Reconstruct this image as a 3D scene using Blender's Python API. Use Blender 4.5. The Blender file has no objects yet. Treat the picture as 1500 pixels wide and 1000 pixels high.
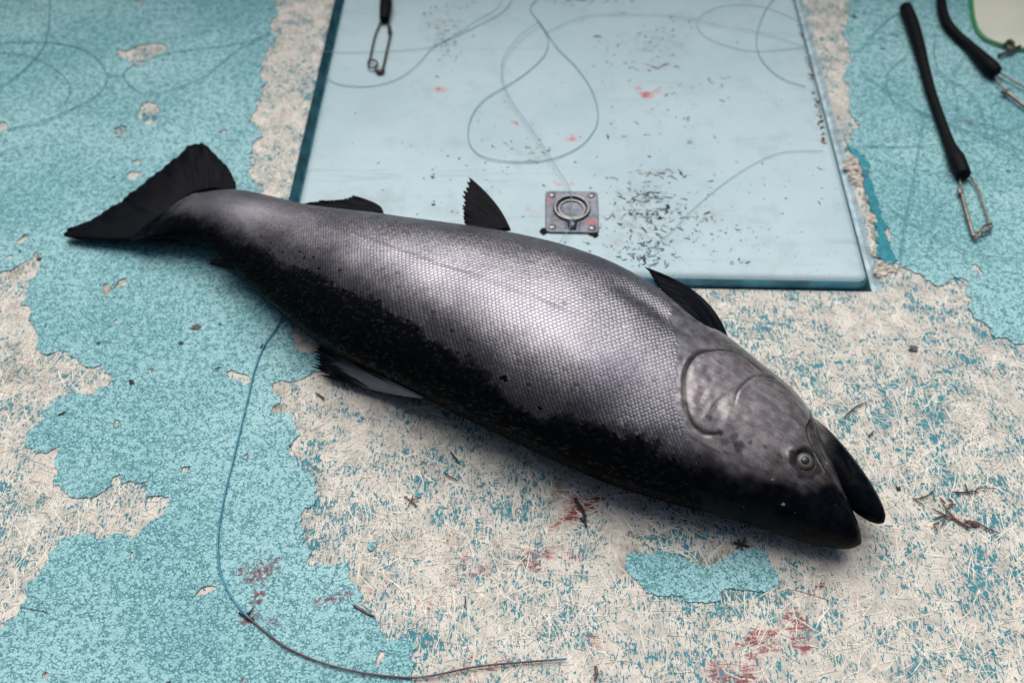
import bpy, bmesh, math, random
import numpy as np
from mathutils import Vector, Matrix
R = math.radians
random.seed(7); RNG = np.random.default_rng(11)
SC = bpy.context.scene
COL = SC.collection

# ------------------------------------------------------------------ camera
CAM_H, PITCH, LENS = 0.90, R(51.9), 35.0
cam = bpy.data.cameras.new('camera'); cam.lens = LENS; cam.sensor_width = 36.0
cam.clip_start = 0.02; cam.clip_end = 200
cam_o = bpy.data.objects.new('camera', cam); COL.objects.link(cam_o)
cam_o.location = (0, 0, CAM_H); cam_o.rotation_euler = (math.pi/2 - PITCH, 0, 0)
cam.dof.use_dof = True; cam.dof.focus_distance = 0.965; cam.dof.aperture_fstop = 3.8
SC.camera = cam_o

# ------------------------------------------------------------------ light: overcast daylight, brightest high behind the hatch
SUN_EL, SUN_AZ = R(64), R(-10)
w = bpy.data.worlds.new('World'); SC.world = w; w.use_nodes = True
nt = w.node_tree; bg = nt.nodes['Background']
sky = nt.nodes.new('ShaderNodeTexSky'); sky.sky_type = 'NISHITA'; sky.sun_disc = False
sky.sun_elevation = SUN_EL; sky.sun_rotation = SUN_AZ
sky.air_density = 1.0; sky.dust_density = 4.0; sky.ozone_density = 1.0
nt.links.new(sky.outputs[0], bg.inputs[0]); bg.inputs[1].default_value = 0.05
sl = bpy.data.lights.new('sun', 'SUN'); sl.energy = 1.5; sl.angle = R(60); sl.color = (1.0, .96, .91)
so = bpy.data.objects.new('sun', sl); COL.objects.link(so)
sd = Vector((math.sin(SUN_AZ)*math.cos(SUN_EL), math.cos(SUN_AZ)*math.cos(SUN_EL), math.sin(SUN_EL)))
so.rotation_euler = sd.to_track_quat('Z', 'Y').to_euler(); so.location = sd*5
vs = SC.view_settings; vs.view_transform = 'Standard'; vs.look = 'None'; vs.gamma = 1; vs.use_curve_mapping = False
vs.exposure = 0.74
SC.cycles.max_bounces = 5; SC.cycles.diffuse_bounces = 3; SC.cycles.glossy_bounces = 3; SC.cycles.transmission_bounces = 2

# ------------------------------------------------------------------ helpers
FPX = LENS/36*1500
def D(px, py, z=0.0):
    """survey: a mark read off the photograph (1500 px wide) -> metres on the level plane z"""
    c, s = math.cos(PITCH), math.sin(PITCH)
    dx, dy, dz = px-750, FPX*c+(500-py)*s, -FPX*s+(500-py)*c
    t = (z-CAM_H)/dz
    return Vector((dx*t, dy*t, z))
def DD(pts, z=0.0): return [D(x, y, z) for x, y in pts]
def tag(o, label=None, cat=None, group=None, kind=None):
    if label: o['label'] = label
    if cat: o['category'] = cat
    if group: o['group'] = group
    if kind: o['kind'] = kind
    return o
def empty(name, loc=(0, 0, 0), rz=0):
    o = bpy.data.objects.new(name, None); COL.objects.link(o); o.location = loc; o.rotation_euler = (0, 0, rz)
    o.empty_display_size = .02
    return o
def mesh_obj(name, verts, faces, mat=None, parent=None, smooth=True, attrs=None):
    me = bpy.data.meshes.new(name)
    verts = np.asarray(verts, np.float32); 
    if isinstance(faces, np.ndarray) and faces.ndim == 2:
        nf, k = faces.shape
        me.vertices.add(len(verts)); me.vertices.foreach_set('co', verts.ravel())
        me.loops.add(nf*k); me.loops.foreach_set('vertex_index', faces.ravel().astype(np.int32))
        me.polygons.add(nf); me.polygons.foreach_set('loop_start', (np.arange(nf)*k).astype(np.int32))
        me.polygons.foreach_set('loop_total', np.full(nf, k, np.int32))
        me.update(calc_edges=True)
    else:
        me.from_pydata([tuple(map(float, v)) for v in verts], [], [list(map(int, f)) for f in faces]); me.update()
    me.polygons.foreach_set('use_smooth', np.full(len(me.polygons), smooth))
    if attrs:
        for k, v in attrs.items():
            a = me.attributes.new(k, 'FLOAT', 'POINT'); a.data.foreach_set('value', np.asarray(v, np.float32))
    if mat: me.materials.append(mat)
    o = bpy.data.objects.new(name, me); COL.objects.link(o)
    if parent: o.parent = parent
    return o
def bm_obj(name, bm, mat=None, parent=None, smooth=False):
    me = bpy.data.meshes.new(name); bm.normal_update(); bm.to_mesh(me); bm.free()
    for p in me.polygons: p.use_smooth = smooth
    if mat: me.materials.append(mat)
    o = bpy.data.objects.new(name, me); COL.objects.link(o)
    if parent: o.parent = parent
    return o
def catmull(pts, n=10):
    pts = [Vector(p) for p in pts]; out = []
    P = [pts[0]*2-pts[1]]+pts+[pts[-1]*2-pts[-2]]
    for i in range(1, len(P)-2):
        a, b, c, d = P[i-1:i+3]
        for k in range(n):
            t = k/n
            out.append(.5*((2*b)+(c-a)*t+(2*a-5*b+4*c-d)*t*t+(3*b-a-3*c+d)*t*t*t))
    out.append(pts[-1]); return out
def tube(path, rad, seg=8, cap=True):
    """verts, faces of a round tube along a 3-D path; rad is a number or one per point"""
    n = len(path); rad = [rad]*n if not hasattr(rad, '__len__') else rad
    V, F = [], []; up = Vector((0, 0, 1))
    for i, p in enumerate(path):
        t = (path[min(i+1, n-1)]-path[max(i-1, 0)]).normalized()
        u = t.cross(up)
        if u.length < 1e-4: u = t.cross(Vector((1, 0, 0)))
        u.normalize(); v = t.cross(u)
        for k in range(seg):
            a = 2*math.pi*k/seg; V.append(p+(u*math.cos(a)+v*math.sin(a))*rad[i])
    for i in range(n-1):
        for k in range(seg):
            k2 = (k+1) % seg; F.append((i*seg+k, i*seg+k2, (i+1)*seg+k2, (i+1)*seg+k))
    if cap: F.append(tuple(range(seg))[::-1]); F.append(tuple(range((n-1)*seg, n*seg)))
    return V, F
def tube_obj(name, path, rad, mat, parent=None, seg=8):
    V, F = tube(path, rad, seg); return mesh_obj(name, V, F, mat, parent)
_ng = {}
def vnoise(x, y, seed=0):
    """smooth 2-D value noise 0..1, numpy"""
    if seed not in _ng: _ng[seed] = np.random.default_rng(seed+100).random((256, 256))
    g = _ng[seed]; x = np.asarray(x, float); y = np.asarray(y, float)
    xi = np.floor(x).astype(int); yi = np.floor(y).astype(int); fx = x-xi; fy = y-yi
    fx = fx*fx*(3-2*fx); fy = fy*fy*(3-2*fy); a = lambda i, j: g[i % 256, j % 256]
    return (a(xi, yi)*(1-fx)+a(xi+1, yi)*fx)*(1-fy)+(a(xi, yi+1)*(1-fx)+a(xi+1, yi+1)*fx)*fy
def sstep(e0, e1, x):
    t = np.clip((x-e0)/(e1-e0), 0, 1); return t*t*(3-2*t)

# ------------------------------------------------------------------ material toolkit
class NB:
    """thin wrapper to write node graphs"""
    def __init__(s, name):
        s.m = bpy.data.materials.new(name); s.m.use_nodes = True; s.t = s.m.node_tree
        s.b = s.t.nodes['Principled BSDF']; s._pos = None
    def n(s, ty, **kw):
        o = s.t.nodes.new(ty)
        for k, v in kw.items(): setattr(o, k, v)
        return o
    def L(s, a, b): s.t.links.new(a, b)
    def put(s, sock, v):
        if hasattr(v, 'is_linked') or hasattr(v, 'links'): s.L(v, sock)
        elif isinstance(v, (tuple, list)) and len(v) == 3 and sock.type == 'RGBA': sock.default_value = (*v, 1)
        else: sock.default_value = v
    def pos(s):
        if s._pos is None: s._pos = s.n('ShaderNodeNewGeometry').outputs['Position']
        return s._pos
    def obj(s): return s.n('ShaderNodeTexCoord').outputs['Object']
    def noise(s, scale, detail=2, rough=.5, dist=0, vec=None, out='Fac'):
        o = s.n('ShaderNodeTexNoise'); s.L(vec or s.pos(), o.inputs['Vector'])
        o.inputs['Scale'].default_value = scale; o.inputs['Detail'].default_value = detail
        o.inputs['Roughness'].default_value = rough; o.inputs['Distortion'].default_value = dist
        return o.outputs[out]
    def voro(s, scale, feat='F1', vec=None, out='Distance'):
        o = s.n('ShaderNodeTexVoronoi', feature=feat); s.L(vec or s.pos(), o.inputs['Vector']); o.inputs['Scale'].default_value = scale
        return o.outputs[out]
    def math(s, op, a, b=0, c=0, clamp=False):
        o = s.n('ShaderNodeMath', operation=op, use_clamp=clamp)
        for i, v in enumerate((a, b, c)): s.put(o.inputs[i], v)
        return o.outputs[0]
    def ramp(s, v, a, b, lo=0., hi=1.):
        o = s.n('ShaderNodeMapRange', interpolation_type='SMOOTHSTEP'); s.put(o.inputs[0], v)
        for i, q in enumerate((a, b, lo, hi)): o.inputs[i+1].default_value = q
        return o.outputs[0]
    def mix(s, f, a, b, blend='MIX'):
        o = s.n('ShaderNodeMix', data_type='RGBA', blend_type=blend); s.put(o.inputs[0], f); s.put(o.inputs[6], a); s.put(o.inputs[7], b)
        return o.outputs[2]
    def mapv(s, vec, loc=(0, 0, 0), rot=(0, 0, 0), scale=(1, 1, 1), kind='POINT'):
        o = s.n('ShaderNodeMapping', vector_type=kind); s.put(o.inputs[0], vec)
        o.inputs[1].default_value = loc; o.inputs[2].default_value = rot; o.inputs[3].default_value = scale
        return o.outputs[0]
    def attr(s, name): return s.n('ShaderNodeAttribute', attribute_name=name).outputs['Fac']
    def bump(s, h, dist=.001, strength=1.0, normal=None):
        o = s.n('ShaderNodeBump'); o.inputs['Distance'].default_value = dist; o.inputs['Strength'].default_value = strength
        s.put(o.inputs['Height'], h)
        if normal: s.L(normal, o.inputs['Normal'])
        return o.outputs[0]
    def set(s, **kw):
        for k, v in kw.items(): s.put(s.b.inputs[k.replace('_', ' ')], v)
        return s.m
    def blobs(s, lst, z, warp=.014, wscale=90, vec=None):
        """max of soft ellipses (stains); each (px,py,rx,ry,angle_deg,strength), radii in photo px at that place"""
        nz = s.noise(wscale, 3, .6, out='Color')
        sub = s.n('ShaderNodeVectorMath', operation='SUBTRACT'); s.L(nz, sub.inputs[0]); sub.inputs[1].default_value = (.5, .5, .5)
        sc = s.n('ShaderNodeVectorMath', operation='SCALE'); s.L(sub.outputs[0], sc.inputs[0]); sc.inputs['Scale'].default_value = warp*2
        ad = s.n('ShaderNodeVectorMath', operation='ADD'); s.L(s.pos(), ad.inputs[0]); s.L(sc.outputs[0], ad.inputs[1])
        fl = s.mapv(ad.outputs[0], scale=(1, 1, 0))
        acc = None
        for (px, py, rx, ry, ang, st) in lst:
            c = D(px, py, z); k = (D(px+10, py, z)-c).length/10; kv = (D(px, py+10, z)-c).length/10
            q = s.mapv(fl, loc=(c.x, c.y, 0), rot=(0, 0, R(ang)), scale=(rx*k, ry*kv, 1), kind='TEXTURE')
            ln = s.n('ShaderNodeVectorMath', operation='LENGTH'); s.L(q, ln.inputs[0])
            v = s.ramp(ln.outputs['Value'], 1.25, .1, 0, st)
            acc = v if acc is None else s.math('MAXIMUM', acc, v)
        return acc

def simple(name, col, rough=.5, metal=0., coat=0., spec=.5, var=.25, nscale=60, bump=0., bscale=300):
    b = NB(name); n = b.noise(nscale, 3, vec=b.obj())
    c = b.mix(b.ramp(n, .3, .7), tuple(x*(1-var) for x in col), tuple(min(1, x*(1+var)) for x in col))
    kw = dict(Base_Color=c, Roughness=rough, Metallic=metal, Coat_Weight=coat, Specular_IOR_Level=spec)
    if bump: kw['Normal'] = b.bump(b.noise(bscale, 3, vec=b.obj()), bump)
    return b.set(**kw)

BLOOD_DECK = [(850,742,36,16,45,.95),(878,728,14,10,40,.9),(825,772,22,10,20,.7),(682,820,16,6,20,.95),(612,880,24,6,5,1),(648,884,12,5,0,.8),
  (545,748,11,4,20,1),(790,815,55,22,8,.55),(835,815,18,12,0,.6),(700,840,70,16,14,.4),(560,862,40,16,20,.35),(600,842,20,10,0,.45),
  (1192,868,18,6,38,1),(1168,912,30,24,10,.85),(1175,940,14,14,0,.9),(1110,945,55,20,22,.8),(1130,948,26,8,30,.85),(1075,985,60,16,10,.75),(1255,885,14,10,0,.4),
  (715,976,40,8,8,1),(875,942,14,12,0,.5),(928,990,7,6,0,.95),(1085,1000,30,8,-20,.9),(525,905,18,12,0,.3),(1390,120,5,5,0,.3)]
BLOOD_PAINT = [(385,835,42,26,20,.5),(372,848,12,6,0,.75),(352,838,10,5,0,.7),(405,822,8,5,0,.7),(378,875,12,16,-30,.7),(480,880,34,10,10,.55),(365,905,20,16,0,.6),(400,910,24,10,-20,.35),(505,872,20,12,0,.5),(356,1000,10,6,0,.7),(1420,180,20,10,0,.35),(1330,105,12,7,0,.3)]
BROWN_DECK = [(820,712,15,24,-30,1),(838,742,14,16,-40,.8),(612,622,8,18,0,.8),(648,628,14,14,0,.6),(618,680,26,20,0,.45),(665,795,22,14,10,.7),(728,795,22,14,0,.6),(590,790,40,18,0,.35),
  (925,790,30,10,12,.8),(930,806,14,7,0,1),(1062,802,26,14,0,.8),(1040,822,14,9,0,.9),(1095,798,18,9,0,.9),(1142,860,12,14,0,.6),(1075,872,26,8,0,.55),(912,830,8,16,0,.7),(447,770,8,60,0,.5),
  (520,850,12,50,-40,.5),(1345,520,30,9,0,.2),(940,745,12,8,0,.4),(402,590,14,22,0,.8),(440,485,22,34,0,.5),(1315,400,24,10,0,.4),(480,815,16,12,0,.5),(470,700,16,26,0,.4),(30,395,26,16,0,.5),(205,82,50,22,0,.75),(220,166,22,22,0,.65),(178,192,14,12,0,.8),(196,257,16,10,0,.8),(158,424,14,16,0,1),(30,540,60,40,0,.3)]
BLOOD_LID = [(946,141,15,9,0,1),(934,133,9,5,0,.7),(962,136,12,5,10,.7),(645,134,15,6,0,.95),(755,183,9,4,-25,1.1),(838,206,15,8,-10,.8),(817,271,13,4,0,.7),(838,273,9,3,-15,.75),(732,283,8,3,-30,.7),(775,309,12,7,0,.6),(792,308,5,9,0,.45),
  (866,330,13,8,0,.9),(862,348,12,4,0,.6),(905,362,22,9,0,.35),(690,230,8,5,0,.4),(833,62,0.1,.1,0,0)]

# --- bare fibreglass
def mat_bare():
    b = NB('bare_fibreglass'); p = b.pos()
    reg = b.noise(7.5, 3, .6); cl = b.noise(32, 3, .65)
    fl = b.mapv(p, rot=(0, 0, .5), scale=(1, .30, 1)); fl2 = b.mapv(p, rot=(0, 0, -.8), scale=(1, .30, 1))
    n1 = b.noise(520, 2, .5, .8, vec=fl); n2 = b.noise(440, 2, .5, .8, vec=fl2); n3 = b.noise(150, 2, .6, .8)
    lo = b.math('ADD', b.ramp(reg, .32, .68, .05, -.03), b.ramp(cl, .30, .70, .06, -.06))
    s1 = b.ramp(b.math('SUBTRACT', n1, lo), .575, .61); s2 = b.ramp(b.math('SUBTRACT', n2, lo), .585, .62); s3 = b.ramp(b.math('SUBTRACT', n3, lo), .60, .64)
    teal = b.math('MAXIMUM', b.math('MAXIMUM', s1, s2), s3)
    f = b.noise(900, 2); g = b.noise(45, 4, .65)
    cream = b.mix(b.ramp(g, .3, .7), (.50, .475, .42), (.78, .74, .66))
    cream = b.mix(b.ramp(b.noise(16, 4, .7), .50, .72, 0, .45), cream, (.40, .39, .37)); cream = b.mix(b.ramp(f, .54, .74, 0, .35), cream, (.36, .36, .35))
    tc = b.mix(b.noise(60, 2), (.012, .12, .165), (.05, .34, .41))
    c = b.mix(teal, cream, tc)
    gr = b.ramp(b.noise(420, 3, .6), .60, .70, 0, .4); c = b.mix(gr, c, (.17, .19, .21))
    br = b.attr('brown'); c = b.mix(b.math('MULTIPLY', br, b.ramp(b.noise(160, 3), .3, .6, .35, .9)), c, (.23, .17, .11))
    bl = b.attr('blood'); sk = b.noise(210, 4, .7, .5, vec=b.mapv(p, rot=(0, 0, -.5), scale=(.30, 1.6, 1)))
    bl = b.math('MULTIPLY', bl, b.ramp(sk, .42, .60, .12, 1.15))
    c = b.mix(b.ramp(bl, .04, .62, 0, .92), c, b.mix(b.ramp(bl, .12, .6), (.55, .13, .12), (.20, .008, .016)))
    h = b.math('ADD', b.math('MULTIPLY', teal, -.6), b.math('ADD', b.math('MULTIPLY', f, .35), n3))
    return b.set(Base_Color=c, Roughness=b.ramp(bl, .2, .8, .62, .3), Specular_IOR_Level=.35, Normal=b.bump(h, .0010, .55))
def mat_strand():
    b = NB('fibre_strand'); a = b.attr('tint')
    c = b.mix(a, (.64, .60, .525), (.92, .88, .79))
    c = b.mix(b.attr('brown'), c, (.42, .33, .22)); c = b.mix(b.attr('blood'), c, (.28, .03, .04))
    return b.set(Base_Color=c, Roughness=.55, Specular_IOR_Level=.4)
def blob_np(lst, x, y, seed):
    v = np.zeros(len(x)); wx = (vnoise(x*130, y*130, seed)-.5)*.020; wy = (vnoise(x*130, y*130, seed+1)-.5)*.020
    for (px, py, rx, ry, ang, st) in lst:
        c = D(px, py); k = (D(px+10, py)-c).length/10; kv = (D(px, py+10)-c).length/10; ca, sa = math.cos(R(ang)), math.sin(R(ang))
        dx, dy = x+wx-c.x, y+wy-c.y; d = np.hypot((dx*ca+dy*sa)/(rx*k), (-dx*sa+dy*ca)/(ry*kv)); v = np.maximum(v, st*sstep(1.25, .1, d))
    return v
# --- peeling non-skid paint
def mat_paint(name, base_lo, base_hi, speck, blood=True):
    b = NB(name); p = b.pos()
    n1 = b.noise(250, 2, .5, 1.2); low = b.noise(6, 3, .5); mid = b.noise(40, 3, .6)
    wv = b.n('ShaderNodeVectorMath', operation='MULTIPLY_ADD'); b.L(b.noise(190, 1, out='Color'), wv.inputs[0]); wv.inputs[1].default_value = (.006, .006, .006); b.L(p, wv.inputs[2])
    e = b.voro(250, 'DISTANCE_TO_EDGE', vec=wv.outputs[0]); n2 = b.ramp(e, 0, .30)
    brk = b.ramp(b.math('ADD', b.noise(150, 2), b.ramp(low, .3, .7, .05, -.05)), .43, .56)
    gap = b.math('MULTIPLY', b.ramp(e, .14, .04), brk); pit = b.ramp(b.noise(430, 1), .58, .63)
    sp = b.math('MAXIMUM', b.math('MULTIPLY', gap, .85), b.math('MULTIPLY', pit, .8))
    c = b.mix(b.ramp(low, .3, .7), base_lo, base_hi); c = b.mix(b.ramp(mid, .5, .75, 0, .12), c, tuple(x*.75 for x in base_lo))
    c = b.mix(sp, c, speck)
    crack = b.math('MULTIPLY', b.ramp(b.voro(26, 'DISTANCE_TO_EDGE', vec=p), .012, .004), b.ramp(b.noise(9, 2), .60, .66))
    c = b.mix(b.math('MULTIPLY', crack, .8), c, (.03, .06, .07))
    spk = b.ramp(b.noise(75, 1), .765, .785); c = b.mix(spk, c, (.03, .05, .06))
    rough = .5
    if blood:
        bl = b.blobs(BLOOD_PAINT, 0, .012, 130); bl = b.math('MULTIPLY', bl, b.ramp(b.noise(230, 3, .6), .40, .58, .2, 1))
        c = b.mix(b.ramp(bl, .06, .6, 0, .9), c, (.20, .018, .035))
    h = b.math('ADD', b.math('MULTIPLY', n1, .8), b.math('MULTIPLY', n2, .7))
    return b.set(Base_Color=c, Roughness=rough, Specular_IOR_Level=.4, Normal=b.bump(h, .0011, .75))
def mat_lid():
    b = NB('hatch_gelcoat'); p = b.pos(); low = b.noise(4, 4, .6); mid = b.noise(24, 4, .65); fine = b.noise(500, 2)
    c = b.mix(b.ramp(low, .3, .7), (.40, .56, .61), (.48, .63, .675)); c = b.mix(b.ramp(mid, .50, .75, 0, .38), c, (.33, .40, .41)); c = b.mix(b.ramp(b.noise(9, 5, .7), .54, .70, 0, .18), c, (.33, .36, .36))
    st = b.noise(30, 4, .7, vec=b.mapv(p, rot=(0, 0, .1), scale=(.12, 1.6, 1))); c = b.mix(b.ramp(st, .57, .70, 0, .40), c, (.30, .38, .41))
    sp = b.ramp(b.noise(210, 2, .5, 1), .71, .74, 0, .6); c = b.mix(sp, c, (.12, .24, .28))
    gm = b.blobs([(940,322,70,62,0,.9),(960,66,60,30,0,.6),(650,48,34,46,0,.7),(1195,160,14,80,-8,.6),(1035,320,26,12,0,.6),(775,235,60,30,0,.4),(560,300,160,20,0,.3)], .012, .02, 40); gm = b.math('MULTIPLY', gm, b.ramp(b.noise(70, 4, .7), .42, .66))
    c = b.mix(b.math('MULTIPLY', gm, .62), c, (.26, .28, .27))
    bl = b.blobs(BLOOD_LID, .012, .010, 150); bl = b.math('MULTIPLY', bl, b.ramp(b.noise(260, 2), .3, .55, .35, 1))
    c = b.mix(b.ramp(bl, .12, .9, 0, .85), c, b.mix(b.ramp(bl, .5, 1), (.62, .22, .22), (.42, .03, .04)))
    return b.set(Base_Color=c, Roughness=b.ramp(mid, .3, .7, .42, .55), Specular_IOR_Level=.45, Normal=b.bump(b.math('ADD', fine, b.math('MULTIPLY', mid, 4)), .0004, .6))
M = {}
M['bare'] = mat_bare(); M['strand'] = mat_strand()
M['paint'] = mat_paint('aqua_deck_paint', (.285, .595, .635), (.385, .685, .72), (.018, .17, .20))
M['teal_paint'] = mat_paint('teal_deck_paint', (.02, .28, .36), (.04, .36, .44), (.01, .15, .2), False)
M['paint_edge'] = simple('paint_edge', (.13, .13, .11), .8, var=.5, nscale=90)
M['lid'] = mat_lid()
M['lid_side'] = simple('hatch_side_teal', (.085, .32, .42), .5, var=.3, nscale=40, bump=.0005, bscale=200)  # deeper teal on the lid's sides and lower rounding
M['scuff'] = simple('scuff_mark', (.02, .06, .08), .7, var=.6, nscale=70)
M['rust'] = simple('rust_mark', (.16, .085, .045), .8, var=.5, nscale=150)
M['gutter'] = simple('gutter_shaded_paint', (.05, .17, .21), .6, var=.45, nscale=45, bump=.001, bscale=120)  # teal paint with the left side's shade put into the colour
M['gutter_lit'] = simple('gutter_lit_paint', (.42, .55, .60), .6, var=.25, nscale=60, bump=.001, bscale=150)  # right side of the gutter, its daylight put into a paler colour
M['filler'] = simple('cracked_filler', (.50, .45, .38), .8, var=.45, nscale=110, bump=.002, bscale=160)

# ------------------------------------------------------------------ traced outlines (marks read off the photograph)
def fractal(pts, closed=True, rough=.42, minlen=.0020):
    """break a traced outline into a ragged one"""
    pts = [Vector((p[0], p[1])) for p in pts]
    for it in range(9):
        out = []; n = len(pts); ch = False
        for i in range(n if closed else n-1):
            a, b = pts[i], pts[(i+1) % n]; out.append(a); d = b-a; l = d.length
            if l > minlen:
                ch = True; l2 = min(l, .03)
                out.append((a+b)/2+Vector((-d.y, d.x))/l*l2*random.uniform(-rough, rough)*.55+d*random.uniform(-.1, .1))
        if not closed: out.append(pts[-1])
        pts = out
        if not ch: break
    return pts
T_RIGHT = [(412,-30),(408,15),(395,40),(404,62),(393,85),(385,103),(386,120),(392,119),(383,140),(372,165),(364,180),(378,190),(384,203),(369,215),(366,235),(370,262),(376,280),(384,320),(400,380),(418,430),
  (424,455),(426,490),(430,505),(440,515),(455,520),(470,514),(482,520),(500,535),(470,546),(450,552),(432,558),(412,557),(400,562),(398,575),(413,582),(410,592),(396,603),(404,607),(424,606),(434,624),(440,638),(428,652),(436,676),(448,690),(464,704),(464,720),(460,740),(446,744),(444,772),(448,800),(452,828),(472,826),(508,826),(512,844),(524,856),(532,872),(524,884),(546,902),(556,920),(568,940),(600,936),(610,946),(608,980),(602,996),(625,1040),(600,1100),(640,1180)]
T_BARE = [(-60,425),(0,400),(30,388),(50,370),(62,372),(58,388),(42,410),(38,430),(30,445),(48,455),(50,480),(52,510),(60,517),(95,515),(115,530),(150,533),(152,545),(165,548),(165,565),(145,568),(130,580),(110,572),(85,583),(72,597),(60,618),(38,640),(36,655),(52,665),(72,662),(90,655),(80,680),(85,690),(80,710),(100,725),(115,730),(135,729),(158,715),(165,700),(175,695),(178,710),(195,705),(220,703),(215,715),(215,730),(248,728),(245,745),(220,765),(205,785),(190,790),(165,783),(155,790),(125,783),(110,785),(85,795),(72,808),(72,825),(60,840),(42,852),(40,875),(28,900),(10,915),(-40,930),(-110,900),(-160,800),(-150,650),(-170,540),(-120,450)]
CHIPS = [[(170,72),(185,76),(205,66),(240,66),(246,70),(225,86),(195,100),(188,88),(172,83)],[(206,157),(215,149),(228,152),(235,163),(232,178),(220,184),(208,178),(203,170)],[(168,189),(177,184),(187,188),(185,197),(175,201),(168,197)],
  [(196,3),(206,2),(210,7),(202,11)],[(-6,183),(4,179),(12,183),(10,190),(0,195),(-6,192)],[(194,238),(203,233),(208,238),(200,242)],[(186,257),(194,251),(206,253),(208,259),(196,264),(187,262)],[(319,195),(328,191),(334,193),(326,197)],
  [(151,419),(158,415),(166,424),(160,430),(157,436),(153,430)],[(168,421),(176,411),(186,409),(188,414),(178,420),(170,425)],[(25,354),(33,347),(42,343),(44,350),(35,356),(27,358)],[(9,377),(16,374),(20,377),(13,380)],[(166,471),(171,468),(174,471),(169,474)],
  [(215,542),(222,540),(227,544),(219,546)],[(166,621),(170,615),(177,618),(175,626),(167,625)],[(331,546),(340,542),(352,547),(365,550),(369,561),(360,564),(352,558),(338,557)],[(314,541),(322,538),(325,543),(318,547)],[(266,686),(273,683),(279,685),(277,691),(268,692)],
  [(282,876),(292,865),(303,858),(318,860),(310,866),(302,871),(292,873)],[(551,966),(557,952),(564,954),(562,966),(556,976),(550,974)],[(62,988),(68,984),(73,988),(70,995),(63,994)],[(357,668),(363,664),(366,672),(360,678)],[(192,810),(196,808),(197,815),(193,817)]]
T_R = [(1240,-30),(1238,40),(1242,75),(1240,100),(1245,130),(1243,165),(1257,178),(1248,195),(1240,215),(1262,228),(1270,240),(1268,262),(1278,285),(1290,320),(1300,360),(1305,386),(1313,386),(1325,393),(1337,399),(1354,406),(1365,416),(1381,419),(1392,413),(1407,407),(1414,410),(1415,428),(1420,446),(1425,463),(1438,472),(1451,483),(1458,496),(1482,502),(1500,504),(1540,520),(1600,512),(1680,560),(1800,600),(1900,640)]
T_S = [(918,812),(935,808),(950,813),(985,810),(1000,820),(1020,825),(1035,832),(1045,826),(1060,822),(1070,812),(1085,806),(1110,803),(1122,808),(1128,825),(1135,835),(1140,858),(1130,863),(1115,866),(1090,865),(1060,863),(1053,880),(1040,882),(1010,882),(985,870),(965,873),(945,868),(935,850),(920,840),(916,825)]
T_TEAL = [(1240,213),(1255,222),(1268,236),(1270,262),(1278,272),(1288,300),(1299,335),(1306,370),(1314,384),(1300,391),(1292,383),(1284,378),(1286,360),(1284,335),(1277,312),(1268,290),(1262,268),(1258,240),(1246,226)]
EXT = 3.2
def sheet(name, outer, holes, mat, thick, parent, z0=.0003):
    """ragged sheet of paint with holes, real thickness, dirty broken edge"""
    cu = bpy.data.curves.new(name, 'CURVE'); cu.dimensions = '2D'; cu.fill_mode = 'BOTH'; cu.extrude = thick/2
    for ring in [outer]+holes:
        sp = cu.splines.new('POLY'); sp.points.add(len(ring)-1); sp.use_cyclic_u = True
        for p, q in zip(sp.points, ring): p.co = (q[0], q[1], 0, 1)
    tmp = bpy.data.objects.new(name+'_curve', cu); COL.objects.link(tmp)
    dg = bpy.context.evaluated_depsgraph_get(); me = bpy.data.meshes.new_from_object(tmp.evaluated_get(dg))
    bpy.data.objects.remove(tmp); bpy.data.curves.remove(cu)
    me.name = name; me.materials.clear(); me.materials.append(mat); me.materials.append(M['paint_edge'])
    for p in me.polygons:
        p.use_smooth = False; p.material_index = 1 if abs(p.normal.z) < .5 else 0
    o = bpy.data.objects.new(name, me); COL.objects.link(o); o.location = (0, 0, z0+thick/2)
    if parent: o.parent = parent
    return o
def P2(pts): return [(v.x, v.y) for v in DD(pts)]

# ------------------------------------------------------------------ hatch frame of reference
LZ = .015                                        # lid top above the deck
hl0, hl1, hr0, hr1 = D(501, 0, LZ), D(435, 298, LZ), D(1167, 0, LZ), D(1274, 405, LZ)
hdir = ((hl0-hl1).normalized()+(hr0-hr1).normalized()).normalized(); hx = Vector((hdir.y, -hdir.x, 0))
front = D(1274, 424, 0)
LW = (hr1-hl1).dot(hx); LD = .74
HC = hl1+hx*((front-hl1).dot(hx)*0)              # left edge reference
H0 = hl1+hdir*((front-hl1).dot(hdir))             # lid front-left corner
HROT = math.atan2(hx.y, hx.x)
def HP(u, v, z=0): return Vector((H0.x, H0.y, 0))+hx*u+hdir*v+Vector((0, 0, z))
GUT, GF = .017, .0035

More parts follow.
